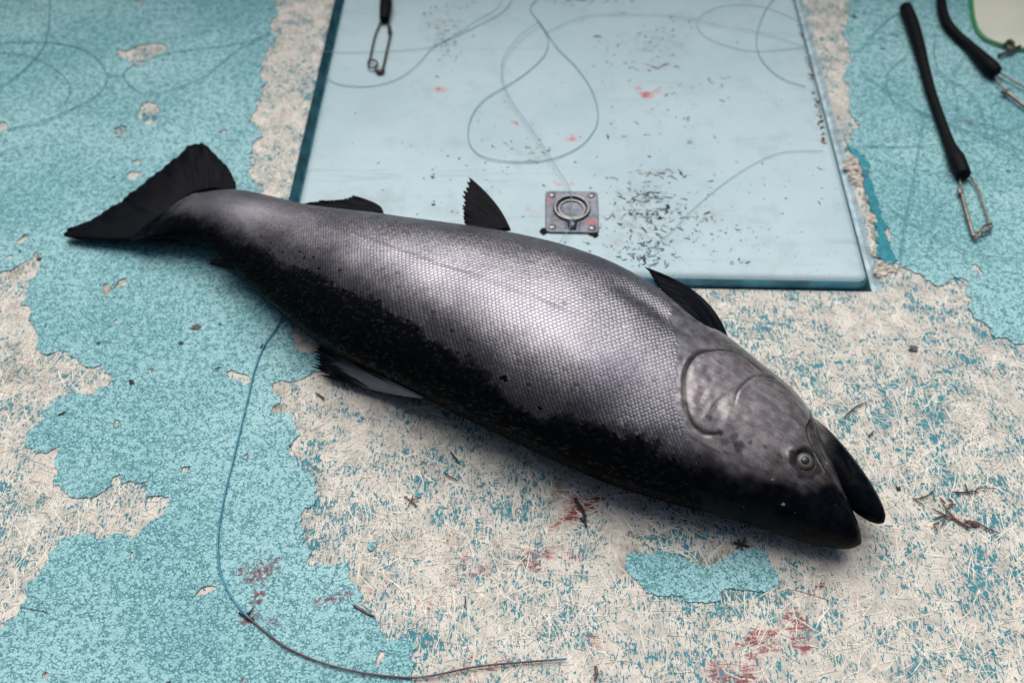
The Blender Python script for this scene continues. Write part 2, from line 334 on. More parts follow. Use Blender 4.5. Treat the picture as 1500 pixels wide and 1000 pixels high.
# ------------------------------------------------------------------ deck (one sheet with the hatch opening)
def build_deck():
    def axis(lo, a, b, hi, marks, st=.004):       # fine steps where the stains are seen, coarse beyond
        fine = np.arange(a, b, st); pts = np.r_[np.linspace(lo, a, 8)[:-1], fine, np.linspace(b, hi, 8)]
        for m in marks: pts = np.r_[pts[np.abs(pts-m) > st*.3], m]
        return np.sort(pts)
    U = axis(-3.0, -.72, 1.10, 3.4, (-GUT, LW+GUT)); V_ = axis(-2.0, -.62, .12, 3.2, (-GF, LD+GUT))
    UU, VV = np.meshgrid(U, V_, indexing='ij'); X = H0.x+hx.x*UU+hdir.x*VV; Y = H0.y+hx.y*UU+hdir.y*VV
    P = np.stack([X, Y, 0*X], -1).reshape(-1, 3); nv = len(V_); a, b = np.meshgrid(np.arange(len(U)-1), np.arange(nv-1), indexing='ij')
    cu, cv = (U[a]+U[a+1])/2, (V_[b]+V_[b+1])/2; ok = ~((cu > -GUT) & (cu < LW+GUT) & (cv > -GF) & (cv < LD+GUT)); q = (a*nv+b)[ok]
    F = np.stack([q, q+nv, q+nv+1, q+1], -1)
    o = mesh_obj('deck', P, F, M['bare'], smooth=False, attrs={'blood': blob_np(BLOOD_DECK, P[:, 0], P[:, 1], 81), 'brown': blob_np(BROWN_DECK, P[:, 0], P[:, 1], 83)})
    tag(o, 'worn fibreglass boat deck with peeling aqua paint', kind='structure')
    return o
deck = build_deck()
# recess under the lid: floor and walls of the gutter
def build_recess():
    V = [HP(-GUT, -GF), HP(-GUT*.62, -GF*.9, -.022), HP(.02, -GF*.9, -.022), HP(LW-.02, -GF*.9, -.022), HP(LW-.018, -GF*.9, -.005), HP(LW+GUT*.72, -GF*.9, -.005), HP(LW+GUT, -GF),
         HP(-GUT, LD+GUT), HP(-GUT*.62, LD+GUT, -.022), HP(.02, LD+GUT, -.022), HP(LW-.02, LD+GUT, -.022), HP(LW-.018, LD+GUT, -.005), HP(LW+GUT*.72, LD+GUT, -.005), HP(LW+GUT, LD+GUT)]
    V[3] = HP(LW*.5, -GF*.9, -.022); V[10] = HP(LW*.5, LD+GUT, -.022); V[4] = HP(LW*.5+.001, -GF*.9, -.026); V[11] = HP(LW*.5+.001, LD+GUT, -.026)
    V = V+[HP(LW-.004, -GF*.9, -.026), HP(LW-.004, LD+GUT, -.026), HP(LW+.0075, -GF*.9, -.006), HP(LW+.0075, LD+GUT, -.006)]
    F = [(0, 1, 8, 7), (1, 2, 9, 8), (2, 14, 15, 9), (14, 16, 17, 15), (16, 5, 12, 17), (5, 6, 13, 12), (0, 6, 5, 16, 14, 2, 1), (7, 13, 12, 17, 15, 9, 8)]
    keep = [v for v in V]; o = mesh_obj('hatch_recess', keep, F, M['gutter'], deck, smooth=False); o.data.materials.append(M['gutter_lit'])
    for k in (4, 5): o.data.polygons[k].material_index = 1
build_recess()

# unseen wall and eave added behind the viewer to block sky and darken reflections
def build_shade_wall():
    bm = bmesh.new()
    for (x0, x1, y0, y1, z0, z1) in ((-1.9, -.45, -1.02, -.94, 0, 2.0), (.45, 1.9, -1.02, -.94, 0, 2.0), (-.45, .45, -1.02, -.95, 1.86, 2.0), (-.45, .45, -1.06, -1.01, .0, 1.86), (-2.0, 2.0, -1.6, -.72, 2.0, 2.05)):
        r = bmesh.ops.create_cube(bm, size=1)
        for v in r['verts']: v.co = Vector(((x0+x1)/2+v.co.x*(x1-x0), (y0+y1)/2+v.co.y*(y1-y0), (z0+z1)/2+v.co.z*(z1-z0)))
    o = bm_obj('added_shade_wall', bm, M['shade_wall']); tag(o, 'added dark wall and eave behind the viewer, blocking sky light', kind='structure')
M['shade_wall'] = simple('shade_wall_paint', (.03, .05, .07), .6, var=.3, nscale=8)
build_shade_wall()
def build_added_bulwark():  # unseen sides added to darken reflections and the deck corners
    bm = bmesh.new()
    for (x0, x1, y0, y1, z0, z1) in ((-1.30, 1.45, 1.78, 1.84, -.02, .62), (-1.36, -1.30, -.94, 1.84, -.02, .62), (1.45, 1.51, -.94, 1.84, -.02, .62), (-1.38, 1.53, 1.74, 1.90, .62, .66), (-1.42, -1.26, -.94, 1.74, .62, .66), (1.41, 1.57, -.94, 1.74, .62, .66)):
        r = bmesh.ops.create_cube(bm, size=1)
        for v in r['verts']: v.co = Vector(((x0+x1)/2+v.co.x*(x1-x0), (y0+y1)/2+v.co.y*(y1-y0), (z0+z1)/2+v.co.z*(z1-z0)))
    o = bm_obj('added_bulwark', bm, M['added_bulwark']); tag(o, 'added unseen dark sides with capping rail that shade the deck', kind='structure')
M['added_bulwark'] = simple('added_bulwark_paint', (.035, .075, .095), .55, var=.3, nscale=10)
build_added_bulwark()
outer_L = fractal(P2(T_RIGHT), closed=False)
outer_L = [(-EXT, 3.0), (-.42, 3.0), (-.36, 2.2)]+[tuple(p) for p in fractal([(-.36, 2.2), (-.34, 1.8), P2(T_RIGHT)[0]], closed=False)[1:-1]]+[tuple(p) for p in outer_L]+[(0.0, -.6), (-.2, -1.1), (-EXT, -1.1)]
chips = [fractal(P2(c), minlen=.0022, rough=.25) for c in CHIPS]
bare_hole = fractal(P2(T_BARE))
sheet('paint_layer', outer_L, [bare_hole]+chips, M['paint'], .0011, deck)
outer_R = [(.62, 3.0), (.56, 1.9)]+[tuple(p) for p in fractal(P2(T_R), closed=False)]+[(EXT, .5), (EXT, 3.0)]
chipsR = [fractal(P2(c), minlen=.0022, rough=.25) for c in [[(1422,391),(1428,387),(1434,394),(1441,402),(1436,404)],[(1392,-4),(1400,-8),(1404,0),(1396,4)]]]
sheet('paint_layer', outer_R, chipsR, M['paint'], .0011, deck)
sheet('paint_layer', fractal(P2(T_S), minlen=.0022, rough=.35), [], M['paint'], .0010, deck)
sheet('paint_strip', fractal(P2(T_TEAL), minlen=.0022, rough=.35), [], M['teal_paint'], .0022, deck, .0006)

# ------------------------------------------------------------------ fibre strands of the bare mat (uncountable)
def inside(P, poly):
    x, y = P[:, 0], P[:, 1]; r = np.zeros(len(P), bool); n = len(poly); j = n-1
    for i in range(n):
        xi, yi = poly[i]; xj, yj = poly[j]
        c = ((yi > y) != (yj > y)) & (x < (xj-xi)*(y-yi)/(yj-yi+1e-12)+xi); r ^= c; j = i
    return r
def build_strands():
    N = 72000
    P = np.stack([RNG.uniform(-.95, 1.05, N), RNG.uniform(.22, 1.5, N)], 1)
    # keep denser near the viewer, sparse where it cannot be told apart
    bareL = inside(P, [tuple(p) for p in bare_hole]); inL = inside(P, outer_L) & ~bareL
    inR = inside(P, outer_R); inS = inside(P, P2(T_S))
    hx2 = np.array([hx.x, hx.y]); hd2 = np.array([hdir.x, hdir.y]); q = P-np.array([H0.x, H0.y]); u = q@hx2; v = q@hd2
    inH = (u > -GUT-.006) & (u < LW+GUT+.006) & (v > -GF-.003)
    den = vnoise(P[:, 0]*9, P[:, 1]*9, 3)*.6+vnoise(P[:, 0]*26, P[:, 1]*26, 4)*.4
    keep = ~(inL | inR | inS | inH) & (RNG.random(N) < np.clip(.10+1.3*den, .15, 1)*np.where((P[:, 1] > .62) & (P[:, 0] > .1), .55, 1))
    P = P[keep]; n = len(P); print('strands', n)
    K = 6; ang = RNG.uniform(0, np.pi, n)+ (vnoise(P[:, 0]*6, P[:, 1]*6, 5)-.5)*2
    ln = np.clip(RNG.gamma(3.0, .0055, n), .005, .042); cur = RNG.normal(0, 9, n)*(RNG.random(n) < .8); wd = RNG.uniform(.00028, .00062, n)
    t = np.linspace(-.5, .5, K); A = ang[:, None]+cur[:, None]*ln[:, None]*t[None]*1.6
    st = ln[:, None]/(K-1); dx = np.cos(A)*st; dy = np.sin(A)*st
    X = P[:, :1]+np.cumsum(dx, 1)-dx.sum(1, keepdims=True)/2; Y = P[:, 1:]+np.cumsum(dy, 1)-dy.sum(1, keepdims=True)/2
    z0 = RNG.uniform(.00005, .00045, n); Z = z0[:, None]+np.abs(np.sin((t[None]+RNG.random((n, 1)))*3))*.0003
    uu = (X-H0.x)*hx.x+(Y-H0.y)*hx.y; ww = (X-H0.x)*hdir.x+(Y-H0.y)*hdir.y
    ok = ~((uu > -GUT-.002) & (uu < LW+GUT+.002) & (ww > -GF-.001)).any(1)
    X, Y, Z, A, wd, P, ln = X[ok], Y[ok], Z[ok], A[ok], wd[ok], P[ok], ln[ok]; n = len(X)
    nx, ny = -np.sin(A), np.cos(A); tap = np.array([.35, .9, 1, 1, .9, .3])
    W = wd[:, None]*tap[None]
    V = np.empty((n, K, 3, 3), np.float32)
    for k, sgn in enumerate((-1, 0, 1)):
        V[:, :, k, 0] = X+nx*W*sgn; V[:, :, k, 1] = Y+ny*W*sgn; V[:, :, k, 2] = Z+(.00035 if sgn == 0 else -.0004)
    base = (np.arange(n)*K*3)[:, None, None]; i = np.arange(K-1)[None, :, None]; k = np.arange(2)[None, None, :]
    a = base+i*3+k; Fq = np.stack([a, a+3, a+4, a+1], -1).reshape(-1, 4)
    tint = np.repeat(np.clip(RNG.normal(.6, .28, n), 0, 1), K*3)
    o = mesh_obj('fibre_strands', V.reshape(-1, 3), Fq, M['strand'], deck, attrs={'tint': tint, 'blood': np.repeat(sstep(.18, .7, blob_np(BLOOD_DECK, P[:, 0], P[:, 1], 81)*RNG.uniform(0, 1, n))*.85, K*3), 'brown': np.repeat(blob_np(BROWN_DECK, P[:, 0], P[:, 1], 83)*.5, K*3)})
    tag(o, 'cream glass fibre strands of the worn deck mat', kind='stuff')
build_strands()

# crumbled filler beside the hatch corner
def lump(name, c, r, mat, parent, seed, flat=.5, sub=3, amp=.35):
    bm = bmesh.new(); bmesh.ops.create_icosphere(bm, subdivisions=sub, radius=1)
    for v in bm.verts:
        p = v.co.copy(); k = 1+amp*(vnoise(p.x*2.2+seed, p.y*2.2+p.z*3.1, seed)*2-1)+amp*.5*(vnoise(p.x*5+seed, p.y*5+p.z*7, seed+1)*2-1)
        v.co = Vector((p.x*r[0]*k, p.y*r[1]*k, p.z*r[2]*k*flat))
    o = bm_obj(name, bm, mat, parent, smooth=False); o.location = c; return o
for i, (x, y, rx, ry) in enumerate([(1252,234,.010,.010),(1262,248,.009,.008),(1250,258,.008,.008),(1258,268,.008,.006),(1244,244,.007,.008),(1270,290,.006,.007),(1281,322,.007,.010),(1284,345,.006,.009),(1288,366,.006,.008),(1282,372,.005,.006),(1298,386,.009,.007),(1290,398,.008,.008),(1304,395,.007,.005)]):
    lump('filler_lump', D(x, y, .0008), (rx, ry, .004), M['filler'], deck, 20+i)

# ------------------------------------------------------------------ hatch lid
lid = empty('hatch_lid', HP(LW/2, 0, 0), HROT); tag(lid, 'raised pale blue hatch lid with scuffs and a metal ring pull', 'hatch')
def LP(px, py, z=LZ): return lid_inv @ D(px, py, z)
bpy.context.view_layer.update(); lid_inv = lid.matrix_world.inverted()
def rrect(x0, x1, y0, y1, r, k=7):
    out = []
    for cx, cy, a0 in ((x1-r, y0+r, -90), (x1-r, y1-r, 0), (x0+r, y1-r, 90), (x0+r, y0+r, 180)):
        for i in range(k): a = R(a0+90*i/(k-1)); out.append((cx+r*math.cos(a), cy+r*math.sin(a)))
    return out
def build_panel():
    x = LW/2; rb = .0115; prof_ = [(0, -.024), (0, -.010), (0, .0)]+[(rb*(1-math.cos(R(a))), LZ-rb+rb*math.sin(R(a))) for a in range(0, 91, 10)]
    V, F = [], []; n = 28; m = len(prof_)
    for ins, z in prof_:
        for p in rrect(-x+ins, x-ins, ins, LD-ins, max(.014-ins, .0022)): V.append((p[0], p[1], z))
    for i in range(m-1):
        for k in range(n): F.append((i*n+k, i*n+(k+1) % n, (i+1)*n+(k+1) % n, (i+1)*n+k))
    V.append((0, LD/2, LZ)); c = len(V)-1
    for k in range(n): F.append(((m-1)*n+k, (m-1)*n+(k+1) % n, c))
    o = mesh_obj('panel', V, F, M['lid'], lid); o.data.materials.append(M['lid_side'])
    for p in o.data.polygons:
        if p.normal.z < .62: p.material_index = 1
    return o
panel = build_panel()
# scuffs: chipped and scraped spots, each a thin ragged flake of exposed under-paint
def build_scuffs():
    VV, FF, MI = [], [], []
    def flake(c, l, wd, a, mi):
        q_ = random.choice((.4, .6, .9, 1.3)); i0 = len(VV); n = 5; L = l*q_*2.2/n; th = a+random.uniform(-.3, .3); x, y = c.x-math.cos(a)*l*q_, c.y-math.sin(a)*l*q_
        for k in range(n+1):
            wk = wd*q_*1.2*(.25 if k in (0, n) else random.uniform(.45, 1.35)); nx_, ny_ = -math.sin(th), math.cos(th)
            VV.append((x+nx_*wk, y+ny_*wk, LZ+.00015)); VV.append((x-nx_*wk, y-ny_*wk, LZ+.00015))
            th += random.gauss(0, .38); x += math.cos(th)*L; y += math.sin(th)*L
        for k in range(n): FF.append([i0+2*k+1, i0+2*k+3, i0+2*k+2, i0+2*k]); MI.append(mi)
    def cluster(px, py, sx, sy, n, l=(.0012, .004), wd=(.0004, .0009), amean=0, asp=.6, mi=0, pr=.12):
        for _ in range(n):
            x, y = random.gauss(px, sx), random.gauss(py, sy)
            if y > 392 or y < -20: continue
            flake(LP(x, y), random.uniform(*l), random.uniform(*wd), random.gauss(amean, asp), 1 if random.random() < pr else mi)
    # dense scratched patch right of the ring pull
    cluster(900, 320, 60, 40, 60, (.0008, .0025)); cluster(945, 345, 45, 30, 70, (.001, .004), asp=1.2, pr=.25); cluster(940, 300, 26, 16, 90, (.002, .006)); cluster(955, 330, 18, 18, 60, (.002, .005), amean=-.9, asp=.4); cluster(938, 375, 24, 12, 95, (.0015, .004), amean=.8, asp=1.2)
    cluster(975, 254, 34, 3, 26, (.002, .006), amean=0, asp=.25, pr=.3); cluster(990, 300, 22, 14, 30); cluster(1040, 280, 10, 14, 16, amean=1.2); cluster(1035, 320, 11, 5, 24, (.0015, .004), pr=.9, asp=1.0)
    cluster(1075, 337, 24, 3, 14); cluster(1010, 348, 24, 4, 14); cluster(1080, 386, 16, 3, 16, (.0012, .003)); cluster(1060, 350, 50, 16, 30, (.0006, .0015)); cluster(955, 200, 40, 12, 16)
    # upper middle
    cluster(960, 55, 34, 14, 44, (.0015, .004), pr=.3); cluster(945, 100, 28, 4, 22, (.002, .006), asp=.2); cluster(880, 62, 8, 10, 10, (.002, .005), pr=.6); cluster(1030, 130, 26, 14, 26); cluster(1007, 172, 8, 8, 12, amean=1.2); cluster(930, 82, 70, 40, 50, (.0007, .002))
    cluster(650, 40, 20, 26, 70, (.0012, .0035), asp=1.2, pr=.15); cluster(650, 60, 8, 20, 24, (.0015, .004), amean=1.2, pr=.5); cluster(855, 2, 40, 3, 26, (.002, .006), asp=.2, pr=.5)
    # loop area and left field: sparse specks
    cluster(775, 225, 26, 12, 34, (.0009, .0028)); cluster(720, 255, 30, 14, 22, (.0009, .0025)); cluster(650, 230, 80, 40, 26, (.0006, .0016)); cluster(635, 255, 1, 1, 2, (.002, .0028), (.0016, .002)); cluster(634, 295, 1, 2, 2, (.0018, .0026), (.0014, .0018))
    cluster(660, 310, 6, 2, 5, (.0015, .003)); cluster(700, 200, 150, 90, 60, (.0004, .0012)); cluster(1110, 220, 50, 90, 50, (.0005, .0014)); cluster(880, 330, 14, 20, 16, (.0006, .0018)); cluster(1200, 240, 6, 30, 8)
    # rusty wear line along the right edge
    for k in range(60):
        t = random.random(); cluster(1188+t*20, 105+t*112, 2.2, 3, 1, (.0015, .0035), (.0006, .0014), 1.2, .7, 1, .5)
    for k in range(26):
        t = random.random(); cluster(1172+t*14, 40+t*60, 2, 3, 1, (.001, .002), amean=1.2, pr=.2)
    o = mesh_obj('scuff_marks', VV, FF, M['scuff'], lid, smooth=False); o.data.materials.append(M['rust'])
    o.data.polygons.foreach_set('material_index', MI); tag(o, 'dark scratched and chipped spots on the lid', kind='stuff')
build_scuffs()
# flush ring pull
M['steel'] = simple('worn_stainless', (.16, .17, .20), .38, .9, var=.25, nscale=220, bump=.0004, bscale=600)
M['steel_bright'] = simple('polished_stainless', (.26, .26, .27), .34, 1., var=.12, nscale=220)
M['steel_dark'] = simple('grimy_stainless', (.05, .055, .065), .5, .6, var=.3, nscale=200)
def ring_pts(cx, cy, rx, ry, z, n=48): return [Vector((cx+rx*math.cos(2*math.pi*k/n), cy+ry*math.sin(2*math.pi*k/n), z)) for k in range(n)]
def torus(name, rx, ry, c, r, mat, parent, flat=1.0, n=64, seg=10):
    V, F = [], []
    for i in range(n):
        a = 2*math.pi*i/n; ca, sa = math.cos(a), math.sin(a)
        for k in range(seg):
            b = 2*math.pi*k/seg; V.append((c[0]+ca*(rx+r*math.cos(b)), c[1]+sa*(ry+r*math.cos(b)), c[2]+r*flat*math.sin(b)))
    for i in range(n):
        for k in range(seg): F.append((i*seg+k, ((i+1) % n)*seg+k, ((i+1) % n)*seg+(k+1) % seg, i*seg+(k+1) % seg))
    return mesh_obj(name, V, F, mat, parent)
def build_pull():
    a, b_ = LP(799, 281), LP(875, 281); c_ = LP(797, 342); cx = (a.x+b_.x)/2; w2 = (b_.x-a.x)/2; y1, y0 = a.y, c_.y; cy = (y0+y1)/2; h2 = (y1-y0)/2; z = LZ
    n = 64; ro = .0238; oy = cy+h2*.14                      # plate with a round well
    def rr(t):
        m = max(abs(math.cos(t))/w2, abs(math.sin(t))/h2); return Vector((math.cos(t)/m, math.sin(t)/m, 0))
    V, F = [], []
    for k in range(n):
        t = 2*math.pi*(k+.5)/n; q = rr(t); q2 = Vector((q.x, q.y, 0))
        if abs(abs(q.x)-w2) < 1e-6 and abs(q.y) > h2-.004 or abs(abs(q.y)-h2) < 1e-6 and abs(q.x) > w2-.004: q2 *= .965
        inn = Vector((math.cos(t)*ro, math.sin(t)*ro+(oy-cy), 0))
        out = Vector((q2.x, q2.y, 0))
        for p, zz in ((out, z-.001), (out, z+.0018), (out*.975, z+.0026), (inn*1.06, z+.0026), (inn, z+.0024)):
            V.append((cx+p.x, cy+p.y, zz))
        for dep, s in ((-.0012, .96), (-.0040, .86), (-.0052, .55), (-.0056, .02)):
            p = inn-Vector((0, oy-cy, 0)); V.append((cx+p.x*s, oy+p.y*s, z+.0026+dep*.40))
    m = 9
    for k in range(n):
        k2 = (k+1) % n
        for j in range(m-1): F.append((k*m+j, k2*m+j, k2*m+j+1, k*m+j+1))
    pl = mesh_obj('ring_pull', V, F, M['steel_pull'], lid, smooth=True)
    es = pl.modifiers.new('edge', 'EDGE_SPLIT'); es.split_angle = R(35)
    torus('ring', .0212, .0212, (cx, oy, z+.0036), .0022, M['steel_bright'], pl)
    torus('well_rim', .0158, .0158, (cx, oy, z+.0014), .0018, M['steel_bright'], pl, .7)
    # tongue the ring hinges on
    bm = bmesh.new(); bmesh.ops.create_cube(bm, size=1); 
    for v in bm.verts: v.co = Vector((v.co.x*.0125*(1.15 if v.co.y > 0 else .8), v.co.y*.020, v.co.z*.0030))
    bmesh.ops.bevel(bm, geom=bm.edges[:], offset=.0010, segments=2, affect='EDGES')
    o = bm_obj('hinge_tongue', bm, M['steel'], pl, True); o.location = (cx, y0+.0145, z+.0032)
    for sx in (-1, 1):
        torus_o = None
        bm = bmesh.new(); bmesh.ops.create_cube(bm, size=1)
        for v in bm.verts: v.co = Vector((v.co.x*.0014, v.co.y*.017, v.co.z*.0012))
        g = bm_obj('hinge_slot', bm, M['steel_dark'], pl); g.location = (cx+sx*.0082, y0+.0140, z+.0025)
    for sx in (-1, 1):
        for sy in (-1, 1):
            bm = bmesh.new(); bmesh.ops.create_uvsphere(bm, u_segments=16, v_segments=8, radius=.0047)
            for v in bm.verts: v.co.z *= .38
            s = bm_obj('screw', bm, M['steel_bright'], pl, True); s.location = (cx+sx*(w2-.0085), cy+sy*(h2-.0085), z+.0026)
            bm = bmesh.new(); bmesh.ops.create_cube(bm, size=1)
            for v in bm.verts: v.co = Vector((v.co.x*.0064, v.co.y*.0010, v.co.z*.0008))
            q = bm_obj('screw_slot', bm, M['steel_dark'], pl); q.location = (cx+sx*(w2-.0085), cy+sy*(h2-.0085), z+.00415); q.rotation_euler = (0, 0, random.uniform(0, 3))
    # dark sealant squeezed out at the lower corners
    for i, (px, py) in enumerate(((796, 339), (870, 343))): 
        q = LP(px, py); lump('sealant', (q.x, q.y, z), (.0055, .0055, .003), M['rubber'], lid, 60+i, .6, 2)
b = NB('blood_flecked_stainless'); p_ = b.obj()
bl = b.blobs([(866,330,12,7,0,.75),(803,296,7,8,0,.55)], .012, .006, 200)
c_ = b.mix(b.ramp(b.noise(160, 3), .3, .7), (.09, .10, .125), (.16, .17, .20)); c_ = b.mix(b.ramp(bl, .1, .8, 0, .8), c_, (.42, .13, .13))
M['steel_pull'] = b.set(Base_Color=c_, Metallic=b.ramp(bl, .1, .6, .8, 0), Roughness=.42, Normal=b.bump(b.noise(700, 2), .0002))
M['rubber'] = simple('black_rubber', (.004, .005, .007), .6, coat=0, spec=.12, var=.3, nscale=120, bump=.0006, bscale=500)
build_pull()

# ------------------------------------------------------------------ salmon
FO, FA = Vector((.007, .673, 0)), R(-29.5)
fish = empty('salmon', FO, FA); tag(fish, 'large silver salmon with black back and tail lying on its side', 'fish')
bpy.context.view_layer.update(); fish_inv = fish.matrix_world.inverted()
def FL(px, py, z): return fish_inv @ D(px, py, z)
S_ = [-.492, -.480, -.465, -.440, -.4077, -.3607, -.3105, -.2591, -.2051, -.152, -.1021, -.0509, 0, .0499, .093, .1339, .1735, .2056, .2378, .2712, .3011, .318, .338, .360, .378, .390, .397, .401]
YC = [-.040, -.034, -.027, -.016, -.0078, -.0089, -.0130, -.0134, -.0150, -.0135, -.0088, -.003, .0001, .0002, -.0007, -.0034, -.0048, -.0043, -.0045, -.0041, -.0060, -.0110, -.0240, -.0340, -.0395, -.0435, -.0455, -.0465]
A_ = [.046, .046, .044, .0425, .0442, .0529, .0643, .0786, .0915, .1016, .1087, .1139, .1181, .1197, .1171, .1125, .1068, .100, .0921, .0833, .0740, .0640, .0480, .0330, .0215, .0135, .0080, .0015]
B_ = [.0016, .0040, .0090, .0185, .0274, .0321, .0382, .0456, .0526, .0579, .0614, .0638, .0659, .0666, .0649, .0621, .0587, .056, .0525, .0483, .0445, .0415, .0365, .0300, .0230, .0165, .0105, .0015]
ZC = [.026, .028, .031, .036, .040, .0412, .0425, .0456, .0526, .0579, .0614, .0638, .0659, .0666, .0649, .0621, .0587, .056, .0525, .0483, .0445, .0425, .0400, .0375, .0355, .0345, .0340, .0335]
_sf = np.linspace(S_[0], S_[-1], 1800)
def _sm(t):
    v = np.interp(_sf, S_, t); d = _sf[1]-_sf[0]; out = []
    for sg in (.013, .003):
        k = int(4*sg/d); g = np.exp(-.5*(np.arange(-k, k+1)*d/sg)**2); g /= g.sum()
        pv = np.r_[2*v[0]-v[k:0:-1], v, 2*v[-1]-v[-2:-k-2:-1]]; out.append(np.convolve(pv, g, 'valid'))
    wgt = sstep(.32, .365, _sf)+sstep(-.43, -.46, _sf); r = out[0]*(1-wgt)+out[1]*wgt
    return r
_Y, _A, _B, _Z = map(_sm, (YC, A_, B_, ZC))
_A = np.maximum(_A, .0008); _B = np.maximum(_B, .0008)
def prof(s): return np.interp(s, _sf, _Y), np.interp(s, _sf, _A), np.interp(s, _sf, _B), np.interp(s, _sf, _Z)
def seg_dist(px, py, poly):
    d = np.full(np.shape(px), 9.); tt = np.zeros(np.shape(px)); n = len(poly)
    for i in range(n-1):
        ax, ay = poly[i]; bx, by = poly[i+1]; vx, vy = bx-ax, by-ay
        t = np.clip(((px-ax)*vx+(py-ay)*vy)/(vx*vx+vy*vy), 0, 1); dd = np.hypot(px-ax-t*vx, py-ay-t*vy)
        m = dd < d; d = np.where(m, dd, d); tt = np.where(m, (i+t)/(n-1), tt)
    return d, tt
def smooth2(pl): return [(v.x, v.y) for v in catmull([Vector((*p, 0)) for p in pl], 6)]
OPERC = smooth2([(.2818,.0401),(.2553,.0520),(.2333,.0590),(.2187,.0569),(.2011,.0414),(.1893,.0235),(.1880,.0018),(.1943,-.0174),(.2045,-.0361),(.2171,-.0473),(.2289,-.0492),(.2378,-.0455),(.2440,-.0400)])
OPPOLY = OPERC+[(.30, -.02), (.31, .02)]
PREOP = smooth2([(.2650,.0560),(.2588,.0520),(.2476,.0396),(.2424,.0223),(.2407,.0073),(.2446,-.0112)])
SUBOP = smooth2([(.2080,.030),(.224,.018),(.2400,.0040)])
MAXU = smooth2([(.3125,.0330),(.3135,.0180),(.3225,.0035),(.3389,-.0080),(.3484,-.0135),(.362,-.0225),(.376,-.032)])
MAXL = smooth2([(.3220,.0300),(.3330,.0190),(.3480,.0060),(.362,-.0070),(.3774,-.0215)])
CHEEK = smooth2([(.2600,-.006),(.2800,-.004),(.3000,-.0085),(.3180,-.0040)])
EYE = (.3241, -.0180); EYE_R = .0098
def relief(s, y):
    """height of head plates and sutures on the upper flank"""
    sh = np.shape(s); h = np.zeros(sh); m = (s > .16) & (s < .402)
    if not m.any(): return h
    x, v = s[m], y[m]; r = np.zeros(len(x))
    d, t = seg_dist(x, v, OPERC); ins = inside(np.stack([x, v], 1), OPPOLY); fade = sstep(0, .18, t)*sstep(1., .86, t)
    sd_ = np.where(ins, d, -d)
    r += fade*(.0009*sstep(-.0010, .0075, sd_)*np.exp(-np.clip(sd_, 0, 1)/.04)-.0012*np.exp(-((sd_+.0010)/.0014)**2))
    d, t = seg_dist(x, v, PREOP); r += -.0008*np.exp(-(d/.0011)**2)*sstep(1., .75, t)
    r += .0003*np.exp(-((d-.0032)/.0024)**2)*sstep(1, .75, t)
    d, t = seg_dist(x, v, SUBOP); r -= 0* .00018*np.exp(-(d/.0008)**2)*sstep(0, .3, t)
    d, t = seg_dist(x, v, CHEEK); r += .0007*np.exp(-(d/.0035)**2)*np.sin(np.pi*np.clip(t, 0, 1))
    d, t = seg_dist(x, v, MAXU); r -= .0022*np.exp(-(d/.0016)**2)*np.clip(np.sin(np.pi*np.clip(t*.95+.03, 0, 1))*1.6, 0, 1)
    d, t = seg_dist(x, v, MAXL); r += .0013*np.exp(-(d/.0042)**2)*np.sin(np.pi*np.clip(t*.9+.05, 0, 1))
    de = np.hypot(x-EYE[0], v-EYE[1]); r += .0007*np.exp(-((de-.0150)/.0035)**2)-.0040*sstep(.0115, .0082, de)
    dn = np.hypot(x-.3640, v+.0390); r -= .0012*np.exp(-(dn/.0016)**2)
    r += .00055*(vnoise(x*160, v*160, 31)-.5)+.0012*(vnoise(x*45, v*45, 32)-.5)*sstep(.20, .24, x)
    h[m] = r; return h
BND_S = [-.50, -.44, -.386, -.3157, -.243, -.1852, -.1242, -.047, .0061, .0487, .086, .132, .176, .2168, .2558, .2865, .3115, .330, .345, .36, .42]
BND_Y = [-.010, -.016, -.020, -.0288, -.0448, -.0585, -.0660, -.0775, -.0840, -.0905, -.0915, -.0840, -.0735, -.0683, -.0588, -.0473, -.0400, -.036, -.026, .0, .06]
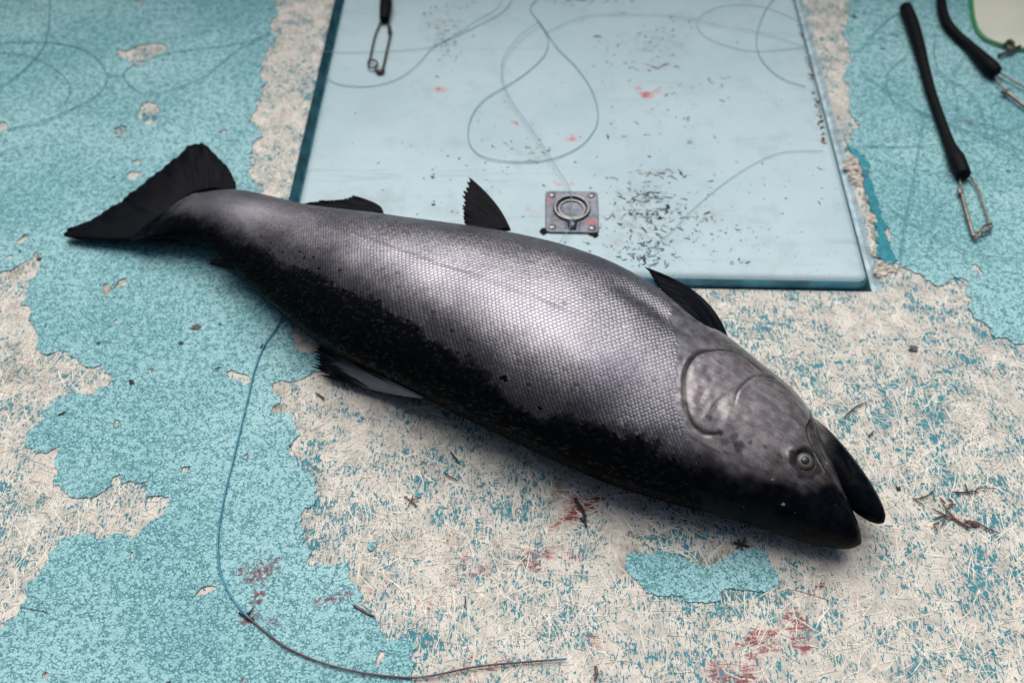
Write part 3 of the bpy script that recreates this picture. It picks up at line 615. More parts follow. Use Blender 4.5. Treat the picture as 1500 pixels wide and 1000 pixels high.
def pigment_shade(s, y, z, jag=True):
    """0 silver .. 1 black back; own colour plus painted shade and highlights"""
    b_ = np.interp(s, BND_S, BND_Y); n = (vnoise(s*55, y*70, 41)-.5)*.010+(vnoise(s*95, y*110, 49)-.5)*.007*sstep(.20, .24, s)+(vnoise(s*170, y*200, 42)-.5)*.006+(vnoise(s*18, y*10, 43)-.5)*.012
    q = y-b_+n; soft = np.where(s > .20, .024, .016)+.014*sstep(-.15, -.40, s)
    k = sstep(soft, -soft, q)
    k = np.maximum(k, .84*sstep(.062, -.008, q)*sstep(-.40, -.30, s)*sstep(.20, .12, s))      # flank's dimmer reflection above the black back, put into the colour
    _, _, _, zc = prof(s)
    k = np.where((z < zc) & (y < 0), 1, k)
    hd = sstep(.322, .352, s+.10*(y*-.25)); k = np.maximum(k, hd*.90)
    # loose dusky mottling on the gill cover and cheek
    mo = sstep(.50, .85, vnoise(s*38, y*60, 44)*.5+vnoise(s*150, y*190, 45)*.5)*sstep(.17, .21, s)
    k = np.maximum(k, mo*.25)
    k = np.maximum(k, .55*sstep(.262, .335, s+.0*y)*(.6+.8*vnoise(s*55, y*85, 48)))
    top_ = sstep(.030, .062, y)*sstep(.17, .21, s); k = np.maximum(k, top_*.5)
    fw_ = inside(np.stack([np.atleast_1d(s), np.atleast_1d(y)], 1), MAXU+[(.42, -.05), (.43, .10), (.30, .07)]).reshape(np.shape(s))
    k = np.maximum(k, fw_*(.62+.30*vnoise(s*90+y*140, y*40, 46)))
    for (cx, cy, r, st) in ((.2287,-.0346,.0034,.85),(.2429,-.0405,.0034,.8),(.2560,-.0380,.005,.7),(.2640,-.0420,.006,.75),(.2720,-.0330,.0030,.7),(.2860,-.030,.0034,.7),(.3010,-.030,.004,.8),(.2500,-.046,.006,.6)):
        k = np.maximum(k, st*sstep(r*1.35, r*.55, np.hypot(s-cx, y-cy)+(vnoise(s*400, y*400, 47)-.5)*.0028))
    k = np.maximum(k, .88*sstep(.0225, .0145, np.hypot(s-EYE[0]-.001, (y-EYE[1]+.002)*1.05)+(vnoise(s*150, y*150, 52)-.5)*.006))
    d, t = seg_dist(np.atleast_1d(s).astype(float), np.atleast_1d(y).astype(float), OPERC)
    g = .95*np.exp(-((d)/.0026)**2)*sstep(.03, .12, t); k = np.maximum(k, g.reshape(np.shape(k)))
    d, t = seg_dist(np.atleast_1d(s).astype(float), np.atleast_1d(y).astype(float), PREOP)
    k = np.maximum(k, (.8*np.exp(-((d)/.0011)**2)*sstep(1, .7, t)).reshape(np.shape(k)))
    k = k*(1-.55*np.exp(-(((s-.212)/.020)**2+((y+.018)/.022)**2)))  # gill cover highlight painted in by thinning the dark
    k = np.maximum(k, .62*np.exp(-(((s-.300)/.020)**2+((y+.036)/.016)**2)))
    sa, ya = np.atleast_1d(s).astype(float), np.atleast_1d(y).astype(float)
    d, t = seg_dist(sa, ya, MAXU); k = np.maximum(k, (.97*np.exp(-(d/.0017)**2)*sstep(1, .8, t)).reshape(np.shape(k)))  # crease shade along the jaw plate put into the colour
    d, t = seg_dist(sa, ya, [(.3275, -.0035), (.3360, -.0100), (.3470, -.0165)]); k = k*(1-(.85*np.exp(-(d/.0011)**2)*sstep(0, .15, t)*sstep(1, .7, t)).reshape(np.shape(k)))  # highlight line beside the crease painted in
    d, t = seg_dist(sa, ya, [(.3300, .0080), (.3480, -.0050), (.3640, -.0180)]); k = k*(1-(.22*np.exp(-(d/.0030)**2)).reshape(np.shape(k)))  # grey sheen strip of the upper jaw edge painted in
    return np.clip(k, 0, 1)
NV = 264
TH = np.linspace(0, 2*np.pi, NV, endpoint=False)
def dent(s, y):
    d, t_ = seg_dist(np.ravel(s).astype(float), np.ravel(y).astype(float), [(.085, .062), (.125, .058), (.168, .044)])
    e, t2 = seg_dist(np.ravel(s).astype(float), np.ravel(y).astype(float), [(-.20, .055), (-.05, .085), (.05, .088)])
    r = -.0050*np.exp(-(d/.013)**2)*np.sin(np.pi*np.clip(.15+.8*t_, 0, 1))-.0020*np.exp(-(e/.012)**2)
    x, v = np.ravel(s), np.ravel(y); r = r+.0030*(vnoise(x*11, v*13, 95)-.5)+.0014*(vnoise(x*27, v*30, 96)-.5)
    return r.reshape(np.shape(s))*sstep(-.44, -.38, s)*sstep(.36, .20, s)
def surf(s, th):
    yc, a, b_, zc = prof(s); c, si = np.cos(th), np.sin(th)
    y = yc+a*np.sign(c)*np.abs(c)**.96; z = zc+np.where(si > 0, b_*np.abs(si)**.93, -b_*np.abs(si)**.75*.995)
    s = s+0*th; z = z+np.clip(si, 0, 1)**.5*dent(s, y)
    return np.stack([s, y, z], -1)
def build_body():
    s = np.r_[np.linspace(-.492, .16, 300, endpoint=False), np.linspace(.16, .385, 300, endpoint=False), np.linspace(.385, .401, 26)]
    SS, TT = np.meshgrid(s, TH, indexing='ij'); V = surf(SS, TT)
    du = np.gradient(V, axis=0); dv = np.roll(V, -1, 1)-np.roll(V, 1, 1); N = np.cross(dv, du); N /= np.linalg.norm(N, axis=-1, keepdims=True)+1e-12
    if N[100, NV//4, 2] < 0: N = -N
    h = relief(V[..., 0], V[..., 1])*sstep(.0, .25, np.sin(TT)); V = V+N*h[..., None]
    V[..., 2] = np.maximum(V[..., 2], .0012)
    n = len(s); i = np.arange(n-1)[:, None]; j = np.arange(NV)[None]; j2 = (j+1) % NV
    F = np.stack([i*NV+j, i*NV+j2, (i+1)*NV+j2, (i+1)*NV+j], -1).reshape(-1, 4)
    flat = V.reshape(-1, 3); pg = pigment_shade(flat[:, 0], flat[:, 1], flat[:, 2])
    hd = sstep(.170, .205, flat[:, 0])
    belly = sstep(.75, 1.0, (flat[:, 1]-prof(flat[:, 0])[0])/prof(flat[:, 0])[1])
    o = mesh_obj('body', flat, F, M['skin'], fish, attrs={'dark': pg, 'head': hd, 'belly': belly})
    return o
def scale_end(y):    # where the scaled flank stops behind the gill cover
    return np.interp(y, [-.12, -.0701, -.0598, -.0415, -.0151, .02, .0404, .0519, .08, .12], [.27, .243, .2180, .1990, .1860, .172, .162, .150, .14, .13])
PT = .0049
def build_scales():
    # lattice: rows along the flank, spacing shrinking with girth
    s0, s1 = -.462, .262; sg = np.linspace(s0, s1, 3000); a = prof(sg)[1]
    pitch = PT*np.clip(a/.115, .34, 1)**.85; cum = np.r_[0, np.cumsum(np.diff(sg)/pitch[:-1])]
    ncol = int(cum[-1]); nrow = 134; th = np.linspace(R(-8), R(215), nrow)
    cs = np.arange(ncol)[:, None]+.5*(np.arange(nrow)[None] % 2); s = np.interp(cs+RNG.normal(0, .05, cs.shape)+1.1*(vnoise(cs*.07, np.arange(nrow)[None]*.08+cs*0, 92)-.5), cum, sg)
    T = np.broadcast_to(th[None], s.shape)+RNG.normal(0, R(.10), s.shape)+R(2.6)*(vnoise(s*13, np.arange(nrow)[None]*.05+s*0, 91)-.5)
    s, T = s.ravel(), T.ravel(); P0 = surf(s, T)
    keep = s < scale_end(P0[:, 1])-.0005
    s, T, P0 = s[keep], T[keep], P0[keep]; n = len(s); print('scales', n)
    pt = PT*np.clip(prof(s)[1]/.115, .34, 1)**.85; dth = th[1]-th[0]
    # template (along toward tail = -s): columns across
    wv = np.array([-1., -.62, 0, .62, 1.]); av = np.array([-.35, .38, .74, 1.06]); rnd_ = np.array([0, .10, .22, .38])
    ta = av[:, None]-rnd_[:, None]*np.abs(wv[None])**2; tw = np.stack([wv*.98, wv*.98, wv*.93, wv*.76])
    hh = np.array([-.00016, .00040, .00050, .00042])[:, None]-np.array([.00030, .00062, .00058, .00042])[:, None]*wv[None]**2
    rimv = np.array([0, .0, .18, 1.])[:, None]+np.array([.0, .55, .75, 0])[:, None]*np.abs(wv[None])**3
    ss = s[:, None, None]-pt[:, None, None]*ta[None]; tt = T[:, None, None]+dth*tw[None]
    ss = np.clip(ss, -.49, .40)
    V = surf(ss, tt); e = 1e-4
    N = np.cross(surf(ss, tt+1e-3)-V, surf(ss+e, tt)-V); N /= np.linalg.norm(N, axis=-1, keepdims=True)
    N *= np.where(N[:, 1:2, 2:3, 2:3]*np.sign(np.sin(T)+.25)[:, None, None, None] < 0, -1, 1)
    sc = (pt/PT)[:, None, None]; tiltu = RNG.normal(0, .016, n)[:, None, None]; tiltv = RNG.normal(0, .018, n)[:, None, None]
    hgt = hh[None]*sc+(ta[None]*pt[:, None, None])*tiltu*.7+tw[None]*dth*prof(s)[1][:, None, None]*tiltv
    V = V+N*(hgt+.0001)[..., None]
    nv = 20; base = (np.arange(n)*nv)[:, None, None]; i = np.arange(3)[None, :, None]; k = np.arange(4)[None, None, :]
    q = base+i*5+k; F = np.stack([q, q+1, q+6, q+5], -1).reshape(-1, 4)
    pg = pigment_shade(P0[:, 0], P0[:, 1]+RNG.normal(0, .0013, n), P0[:, 2]); pg = np.clip(pg+(RNG.random(n) < .02)*RNG.uniform(.08, .25, n), 0, 1)
    yl = P0[:, 1]-np.interp(P0[:, 0], [-.46, -.3168, -.2309, -.1486, -.0956, -.0459, .2], [-.02, .0095, .0042, -.0045, -.0064, -.0051, .0]); pg = np.maximum(pg, .30*np.exp(-(yl/.0017)**2)*sstep(.16, -.05, P0[:, 0]))
    rnd = RNG.random(n); belly = sstep(.72, 1.0, (P0[:, 1]-prof(s)[0])/prof(s)[1])
    edge = np.clip(rimv, 0, 1).ravel()     # dark rim painted in for the shading between curved scales
    o = mesh_obj('scales', V.reshape(-1, 3), F, M['scale'], fish, attrs={'dark': np.repeat(pg, nv), 'tint': np.repeat(rnd, nv), 'belly': np.repeat(belly, nv), 'rim': np.tile(edge, n)})
    tag(o, 'overlapping silver scales, blackish along the back', kind='stuff'); return o
def mat_skin():
    b = NB('salmon_skin'); o = b.obj(); dk = b.attr('dark'); hd = b.attr('head')
    n = b.noise(90, 4, .65, vec=o); f = b.noise(900, 2, vec=o); st = b.noise(60, 4, .7, 1.5, vec=b.mapv(o, rot=(0, 0, .4), scale=(.35, 2.2, 1)))
    sil = b.mix(b.ramp(n, .3, .7), (.20, .178, .185), (.36, .325, .325)); sil = b.mix(b.ramp(st, .45, .72, 0, .8), sil, (.085, .078, .095))
    body = b.mix(b.ramp(n, .3, .7), (.10, .10, .12), (.20, .19, .21)); c = b.mix(hd, body, sil)
    c = b.mix(b.math('MULTIPLY', b.attr('belly'), .7), c, (.50, .50, .49))
    c = b.mix(dk, c, b.mix(b.ramp(n, .35, .75), (.0015, .0025, .0045), (.006, .007, .011)))
    fl = b.ramp(b.noise(130, 1, vec=o), .755, .77); c = b.mix(b.math('MULTIPLY', fl, b.math('MULTIPLY', hd, .5)), c, (.45, .38, .34))
    return b.set(Base_Color=c, Metallic=b.math('MULTIPLY', b.math('SUBTRACT', 1, dk), .35), Roughness=b.ramp(n, .25, .75, .20, .34), Specular_IOR_Level=b.ramp(dk, 0, 1, .45, .045),
                 Coat_Weight=b.ramp(dk, 0, .95, .6, .0), Coat_Roughness=.12, Normal=b.bump(b.math('ADD', n, b.math('MULTIPLY', f, .5)), .0005, .5))
def mat_scale():
    b = NB('salmon_scale'); o = b.obj(); dk = b.attr('dark'); t = b.attr('tint'); low = b.noise(14, 3, .6, vec=o)
    c = b.mix(t, (.30, .292, .325), (.395, .385, .415)); c = b.mix(b.ramp(low, .35, .7, 0, .65), c, (.185, .175, .235))
    c = b.mix(b.math('MULTIPLY', b.attr('belly'), .5), c, (.42, .42, .42)); c = b.mix(b.math('MULTIPLY', b.attr('rim'), .92), c, (.018, .018, .026))
    c = b.mix(dk, c, b.mix(t, (.0015, .0025, .004), (.0045, .005, .0065)))
    return b.set(Base_Color=c, Metallic=b.math('MULTIPLY', b.math('SUBTRACT', 1, dk), .9), Roughness=b.math('MULTIPLY_ADD', t, .10, .33), Specular_IOR_Level=b.ramp(t, .80, 1, .012, .12), Coat_Weight=0.0, Coat_Roughness=.1)
M['skin'] = mat_skin(); M['scale'] = mat_scale()
body = build_body(); build_scales()
# eye
def build_eye():
    yc, a, b_, zc = [float(v) for v in prof(EYE[0])]; z = zc+b_*math.sqrt(max(0, 1-((EYE[1]-yc)/a)**2))
    M['iris'] = None
    bb = NB('fish_iris'); r = bb.n('ShaderNodeVectorMath', operation='LENGTH'); bb.L(bb.mapv(bb.obj(), scale=(1, 1, 0)), r.inputs[0]); rv = r.outputs['Value']
    c = bb.mix(bb.ramp(rv, .0050, .0058), (.20, .185, .12), (.075, .072, .062)); c = bb.mix(bb.ramp(rv, .0072, .0086), c, (.006, .007, .010))
    c = bb.mix(bb.ramp(bb.noise(700, 2, vec=bb.obj()), .45, .7, 0, .6), c, (.12, .12, .12))
    M['iris'] = bb.set(Base_Color=c, Roughness=.4, Metallic=.0, Coat_Weight=.12)
    M['pupil'] = simple('fish_pupil', (.018, .021, .028), .3, coat=.1, var=.1)
    nrm = Vector((.10, -.22, 1)).normalized()
    e = bpy.data.objects
    def dome(name, R0, r, mat, parent, off):
        V, F = [(0, 0, math.sqrt(R0*R0)-R0+off)], []; n = 36; m = 8
        for i in range(1, m+1):
            q = r*i/m
            for k in range(n): V.append((q*math.cos(2*math.pi*k/n), q*math.sin(2*math.pi*k/n), math.sqrt(R0*R0-q*q)-R0+off))
        for k in range(n): F.append((0, 1+k, 1+(k+1) % n))
        for i in range(m-1):
            for k in range(n): F.append((1+i*n+k, 1+(i+1)*n+k, 1+(i+1)*n+(k+1) % n, 1+i*n+(k+1) % n))
        return mesh_obj(name, V, F, mat, parent)
    ey = dome('eye', .0140, .0094, M['iris'], fish, 0); ey.location = (EYE[0], EYE[1], z+.0004); ey.rotation_euler = nrm.to_track_quat('Z', 'Y').to_euler()
    dome('pupil', .0080, .0044, M['pupil'], ey, .0007)
build_eye()
# lower jaw
M['black_skin'] = simple('salmon_black_skin', (.007, .009, .014), .30, coat=.1, spec=.35, var=.4, nscale=120, bump=.0006, bscale=160)
def build_jaw():
    st = [(.262, .030, .020, .008, .046), (.285, .0340, .0215, .0190, .046), (.305, .0335, .0215, .0235, .0455), (.325, .0285, .0205, .0225, .0445), (.345, .0205, .0190, .0205, .0425), (.365, .0105, .0175, .0182, .0405), (.382, .0010, .0155, .0155, .0390), (.396, -.0070, .0122, .0126, .0375), (.405, -.0115, .0088, .0092, .0365), (.4108, -.0142, .0050, .0056, .0358), (.4132, -.0155, .0010, .0012, .0355)]
    st = np.array(st); f = np.linspace(0, len(st)-1, 90); C = np.stack([np.interp(f, np.arange(len(st)), st[:, k]) for k in range(5)], 1)
    for _ in range(6): C[1:-1] = (C[:-2]+2*C[1:-1]+C[2:])/4
    n = 64; V = []
    for s, y, wd, hh, z in C:
        for k in range(n):
            a = 2*math.pi*k/n; cc, si = math.cos(a), math.sin(a)
            V.append((s+cc*wd*.45, y+cc*wd, z+si*hh))
    V = np.array(V); 
    d, t = seg_dist(V[:, 0], V[:, 1], smooth2([(.318, .045), (.335, .036), (.352, .024), (.368, .010)])); V[:, 2] -= .0012*np.exp(-(d/.0015)**2)*(V[:, 2] > .04)
    F = [(i*n+k, i*n+(k+1) % n, (i+1)*n+(k+1) % n, (i+1)*n+k) for i in range(len(C)-1) for k in range(n)]
    F.append(tuple(range((len(C)-1)*n, len(C)*n)))
    dk = np.clip(.60+.40*sstep(.315, .350, V[:, 0])-.18*sstep(.5, .75, vnoise(V[:, 0]*160, V[:, 1]*160, 50))*sstep(.345, .32, V[:, 0]), 0, 1)
    mesh_obj('lower_jaw', V, np.array(F[:-1]), M['skin'], fish, attrs={'dark': dk, 'head': np.ones(len(V)), 'belly': np.zeros(len(V))})
build_jaw()
def build_maxilla():
    cl = catmull([Vector((*p, 0)) for p in ((.3160, .0285), (.3195, .0165), (.3290, .0045), (.3430, -.0060), (.3575, -.0160), (.3710, -.0262))], 8); n = len(cl)
    wd = np.interp(np.linspace(0, 1, n), [0, .12, .35, .6, .85, 1], [.0012, .0046, .0058, .0046, .0030, .0008]); V = []; dk = []
    for i, p in enumerate(cl):
        d = (cl[min(i+1, n-1)]-cl[max(i-1, 0)]).normalized(); nr = Vector((-d.y, d.x, 0))
        for k, w_ in enumerate((-1, -.6, 0, .6, 1)):
            q = p+nr*(w_*wd[i]+.0035); yc, a, b_, zc = [float(v) for v in prof(q.x)]; u = min(.93, abs(q.y-yc)/a)
            z = zc+b_*math.sqrt(1-u*u); V.append((q.x, q.y, z+(.0016*(1-w_*w_)-.0012*abs(w_)+.0002))); dk.append((.55, .78, .80, .72, .93)[k])
    F = [(i*5+k, (i+1)*5+k, (i+1)*5+k+1, i*5+k+1) for i in range(n-1) for k in range(4)]
    mesh_obj('upper_jaw_plate', V, F, M['skin'], fish, attrs={'dark': dk, 'head': np.ones(len(V)), 'belly': np.zeros(len(V))})
build_maxilla()
# fins
def mat_fin(name, worn=False):
    b = NB(name); o = b.obj(); n = b.noise(80, 3, .6, vec=o)
    c = b.mix(n, (.0015, .0022, .004), (.008, .009, .013)); sp = .035
    if worn:      # wet sky sheen painted as pale streaks toward the leading edge
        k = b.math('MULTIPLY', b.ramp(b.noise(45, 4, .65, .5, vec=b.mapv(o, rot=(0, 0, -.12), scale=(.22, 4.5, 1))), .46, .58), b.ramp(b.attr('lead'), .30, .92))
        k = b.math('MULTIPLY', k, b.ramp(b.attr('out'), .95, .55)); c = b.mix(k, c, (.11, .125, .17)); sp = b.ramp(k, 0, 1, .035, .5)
    return b.set(Base_Color=c, Roughness=b.ramp(n, .3, .7, .32, .5), Specular_IOR_Level=sp, Normal=b.bump(n, .0006, .5))
M['fin'] = mat_fin('salmon_fin')
M['fin_painted_sheen'] = mat_fin('salmon_sheen_fin', True)
def fin(name, base, tips, nr, fray, thick, mat, camber=(0, 0, 0), nj=16, gap=.0, bow=None):
    """rays from a base line to a tip line, membrane between, ragged free edge, real thickness"""
    bs = catmull([Vector(p) for p in base], 20); ts = catmull([Vector(p) for p in tips], 20)
    def at(c, t):
        x = t*(len(c)-1); i = min(int(x), len(c)-2); return c[i].lerp(c[i+1], x-i)
    sub = 6; nu = nr*sub+1; rl = [1-random.random()*fray for _ in range(nr+1)]; top, bot, ray = [], [], []
    cam_ = Vector(camber); G_ = []
    for i in range(nu):
        u = i/(nu-1); b0, t0 = at(bs, u), at(ts, u); r = i/sub; k = int(min(r, nr-1)); fr = r-k
        ln = rl[k]*(1-fr)+rl[k+1]*fr; notch = fray*.9*math.sin(math.pi*fr)**2*random.uniform(.4, 1)
        row = []
        for j in range(nj+1):
            v = j/nj; q = b0.lerp(t0, v*(ln-notch*v)) if True else None
            q = q+cam_*math.sin(math.pi*v*.8)*math.sin(math.pi*min(1, max(0, u)))
            if bow: q = q+Vector(bow)*math.sin(math.pi*v)*(1-u)
            row.append(q)
        G_.append(row)
    G_ = np.array([[list(p) for p in r] for r in G_]); du = np.gradient(G_, axis=0); dv = np.gradient(G_, axis=1); N = np.cross(du, dv); N /= np.linalg.norm(N, axis=-1, keepdims=True)+1e-12
    if N[..., 2].mean() < 0: N = -N
    ui = np.arange(nu)/sub; rid = np.abs(np.cos(np.pi*ui))**3; vv = np.linspace(0, 1, nj+1)
    rel = (rid[:, None]*.00022*(1-.6*vv[None]))
    wav = .0016*(vnoise(ui[:, None]*.8+3, vv[None]*2.2, 61)-.5)*vv[None]*2
    th = thick*(1-.85*vv[None])+.00025
    Vt = G_+N*(rel+wav+th/2)[..., None]; Vb = G_-N*(th/2-wav+rel*.3)[..., None]
    m = nj+1; V = np.concatenate([Vt.reshape(-1, 3), Vb.reshape(-1, 3)]); o_ = nu*m; F = []
    V[:, 2] = np.maximum(V[:, 2], .0015)
    for i in range(nu-1):
        for j in range(nj):
            a = i*m+j; F.append((a, a+1, a+m+1, a+m)); F.append((o_+a, o_+a+m, o_+a+m+1, o_+a+1))
        a = i*m+nj; F.append((a, o_+a, o_+a+m, a+m)); a = i*m; F.append((a, a+m, o_+a+m, o_+a))
    for j in range(nj):
        a = j; F.append((a, o_+a, o_+a+1, a+1)); a = (nu-1)*m+j; F.append((a, a+1, o_+a+1, o_+a))
    rr = np.tile(np.repeat(rid, m), 2)
    return mesh_obj(name, V, np.array(F), mat, fish, attrs={'ray': rr, 'lead': np.tile(np.repeat(1-np.arange(nu)/(nu-1), m), 2), 'out': np.tile(np.tile(vv, nu), 2)})
fin('tail_fin', [(-.418, .028, .036), (-.450, .030, .033), (-.474, .010, .030), (-.480, -.022, .028), (-.474, -.052, .026), (-.445, -.060, .026), (-.415, -.040, .032)],
    [(-.436, .050, .036), (-.470, .0705, .036), (-.529, .0870, .034), (-.5440, .040, .026), (-.5540, -.020, .020), (-.5660, -.062, .014), (-.5870, -.1125, .009), (-.500, -.0800, .016), (-.425, -.044, .030)], 34, .035, .0045, M['fin'], camber=(0, 0, .004))
fin('dorsal_fin', [(-.048, -.1160, .046), (-.085, -.1170, .048), (-.125, -.1170, .048), (-.160, -.1120, .048)], [FL(455, 545, .006), FL(457, 528, .009), FL(466, 508, .016), FL(476, 486, .026)], 13, .12, .0030, M['fin_painted_sheen'], camber=(0, -.003, .008), bow=(0, .002, -.010))
fin('adipose_fin', [(-.322, -.066, .040), (-.334, -.064, .042), (-.348, -.060, .044)], [FL(318, 388, .030), FL(305, 386, .032), FL(312, 380, .034)], 4, .04, .0060, M['fin'])
fin('pelvic_fin', [FL(748, 337, .074), FL(728, 338, .074), FL(690, 334, .074)], [FL(684, 257, .086), FL(677, 284, .083), FL(675, 306, .080), FL(680, 326, .077)], 11, .10, .0030, M['fin'], bow=(.004, .005, .0))
fin('anal_fin', [FL(562, 312, .046), FL(520, 312, .044), FL(445, 302, .040)], [FL(516, 287, .048), FL(490, 292, .046), FL(468, 294, .044), FL(437, 299, .040)], 12, .06, .0030, M['fin'], bow=(.008, .006, .0))
fin('pectoral_fin', [FL(1068, 503, .080), FL(1045, 496, .094), FL(1020, 484, .104)], [FL(942, 390, .086), FL(956, 412, .090), FL(966, 426, .094), FL(992, 460, .101)], 14, .10, .0034, M['fin'], camber=(0, 0, .004), bow=(.010, .0155, .003))

# ------------------------------------------------------------------ fishing line
def mat_line(name, col, blood=False):
    b = NB(name); c = b.mix(b.noise(60, 2), tuple(x*.75 for x in col), tuple(min(1, x*1.2) for x in col))
    if blood:
        r = b.blobs([(480,965,170,60,-10,1),(700,975,130,30,0,1),(400,925,50,40,0,1)], 0, .01, 80); c = b.mix(b.ramp(r, .05, .4), c, b.mix(b.ramp(b.noise(120, 2), .4, .6), (.13, .03, .05), (.10, .075, .09)))
    return b.set(Base_Color=c, Roughness=.35, Specular_IOR_Level=.5, Transmission_Weight=0)
M['line_blue'] = mat_line('blue_line', (.05, .30, .42), True)
M['line_teal'] = mat_line('teal_line', (.11, .38, .46))
M['line_lid'] = mat_line('lid_line', (.19, .41, .46))
M['line_pale'] = mat_line('pale_blue_line', (.28, .48, .54))
def line(pts, label, mat, r=.0008, z=.0030, lift=.0015, group=None):
    P = catmull([D(x, y, z) for x, y in pts], 14); n = len(P); sd = random.random()*50
    P = [p+Vector((0, 0, lift*float(vnoise(i*.05+sd, sd, 71)))) for i, p in enumerate(P)]
    o = tube_obj('fishing_line', P, r, mat, seg=6); tag(o, label, 'fishing line', group); return o
line([(432,440),(418,458),(402,485),(386,508),(372,545),(363,585),(352,630),(340,680),(328,730),(320,780),(320,820),(327,850),(342,878),(360,900),(385,922),(420,948),(470,970),(530,985),(600,992),(640,988),(700,976),(760,970),(830,965)], 'thick blue line curving from the fish past a blood stain to the lower middle', M['line_blue'], .0010, .0030)
line([(810,-20),(778,10),(787,30),(800,50),(803,66),(795,85),(770,108),(740,128),(712,145),(694,165),(686,190),(690,215),(712,232),(760,238),(805,234),(845,218),(868,195),(876,170),(868,135),(845,100),(820,75),(803,52),(790,32)], 'teardrop loop of teal line lying on the pale hatch lid', M['line_lid'], .00055, LZ+.0012)
line([(790,32),(765,50),(740,80),(735,110),(745,140),(765,170),(790,205),(815,245),(834,275),(837,300),(836,330),(822,352),(812,365)], 'thin line running from the lid loop down over the ring pull', M['line_lid'], .0005, LZ+.0070, .0008)
line([(478,112),(490,122),(515,127),(550,126),(585,115),(612,95),(635,70),(665,55),(700,38),(740,15),(760,-20)], 'curved pale line below the rusty snap on the lid', M['line_pale'], .0005, LZ+.0010)
line([(470,76),(520,78),(600,74),(640,66),(700,30),(730,10),(735,-20)], 'faint line crossing behind the rusty snap on the lid', M['line_pale'], .00035, LZ+.0010)
line([(1205,222),(1170,222),(1140,225),(1105,240),(1070,262),(1040,285),(1010,312),(985,338),(958,360),(945,378)], 'pale line crossing the scratched patch to the lid right edge', M['line_pale'], .00035, LZ+.0010)
line([(1150,-15),(1125,10),(1110,45),(1110,75),(1125,100),(1150,118),(1180,128)], 'dark half loop of line near the lid right edge', M['line_lid'], .00055, LZ+.0010)
line([(1180,40),(1150,22),(1100,8),(1050,12),(1022,30),(1030,52),(1065,68),(1110,76),(1180,70)], 'wide flat loop of pale line on the far right of the lid', M['line_pale'], .00035, LZ+.0010)
line([(800,48),(840,30),(880,22),(940,22),(1000,26),(1060,40),(1120,50),(1185,72)], 'pale line across the top of the lid', M['line_pale'], .00035, LZ+.0022)
line([(74,-20),(72,20),(70,48),(58,78),(35,102),(10,122),(-20,140)], 'dark line curving down the upper left corner of the deck', M['line_teal'], .00058)
line([(-20,66),(30,62),(75,63),(115,70),(140,84),(155,105),(155,122),(140,142),(105,160),(60,180),(10,190)], 'large loop of line at the left edge of the blue deck', M['line_teal'], .00058)
line([(-20,78),(30,80),(62,90),(90,108),(102,128),(97,148),(85,160)], 'smaller inner loop of line at the left deck edge', M['line_teal'], .00052)
line([(158,108),(180,112),(184,104),(205,90),(250,78),(310,70),(360,62),(395,48),(380,58),(345,75),(310,105),(270,125),(230,138),(205,135),(188,122),(181,112)], 'leaf shaped loop of line by the bare strip left of the hatch', M['line_teal'], .00052)
TN = [([(1262,70),(1300,52),(1340,50),(1400,56),(1460,60),(1520,55)],'line running level across the top of the right deck'),
 ([(1330,80),(1312,95),(1300,108),(1299,128),(1308,148),(1325,160),(1350,170),(1400,178),(1450,185),(1510,205)],'curl of line left of the long black tube'),
 ([(1262,108),(1290,128),(1320,145),(1350,165),(1410,190),(1460,205),(1510,232)],'line slanting under the middle of the long black tube'),
 ([(1262,218),(1300,205),(1340,192),(1380,185),(1400,170),(1402,150),(1395,120),(1408,95)],'line bending up between the two black tubes'),
 ([(1258,214),(1320,215),(1380,213),(1440,205),(1480,190),(1510,178)],'level line crossing the foot of the long black tube'),
 ([(1318,390),(1322,350),(1330,300),(1340,250),(1348,200),(1355,165),(1352,165)],'upright line on the right deck running down to the bare patch'),
 ([(1280,232),(1320,245),(1380,258),(1420,255),(1450,240),(1462,215),(1455,185),(1452,160),(1465,138)],'wide loop of line above the wire snap on the right'),
 ([(1300,305),(1340,330),(1380,352),(1420,372),(1460,378),(1520,382)],'line sweeping below the wire snap toward the right edge'),
 ([(1370,52),(1368,80),(1375,105),(1392,120),(1410,128),(1430,150),(1440,175),(1445,200)],'line hanging down beside the curved black tube'),
 ([(1445,245),(1450,262),(1480,268),(1510,270)],'short line at the right edge beside the wire snap'),
 ([(1415,85),(1400,98),(1390,118),(1385,140),(1405,165),(1430,185),(1445,205),(1470,215),(1510,245)],'tangled line between the curved tube and the wire snap'),
 ([(1340,-20),(1330,10),(1300,30),(1270,60)],'line slanting past the top end of the long black tube')]
for i, (p, lb) in enumerate(TN): line(p, lb, M['line_teal'], .00036+.0001*(i % 3), .0028, .004, 'tangled line on the right deck')

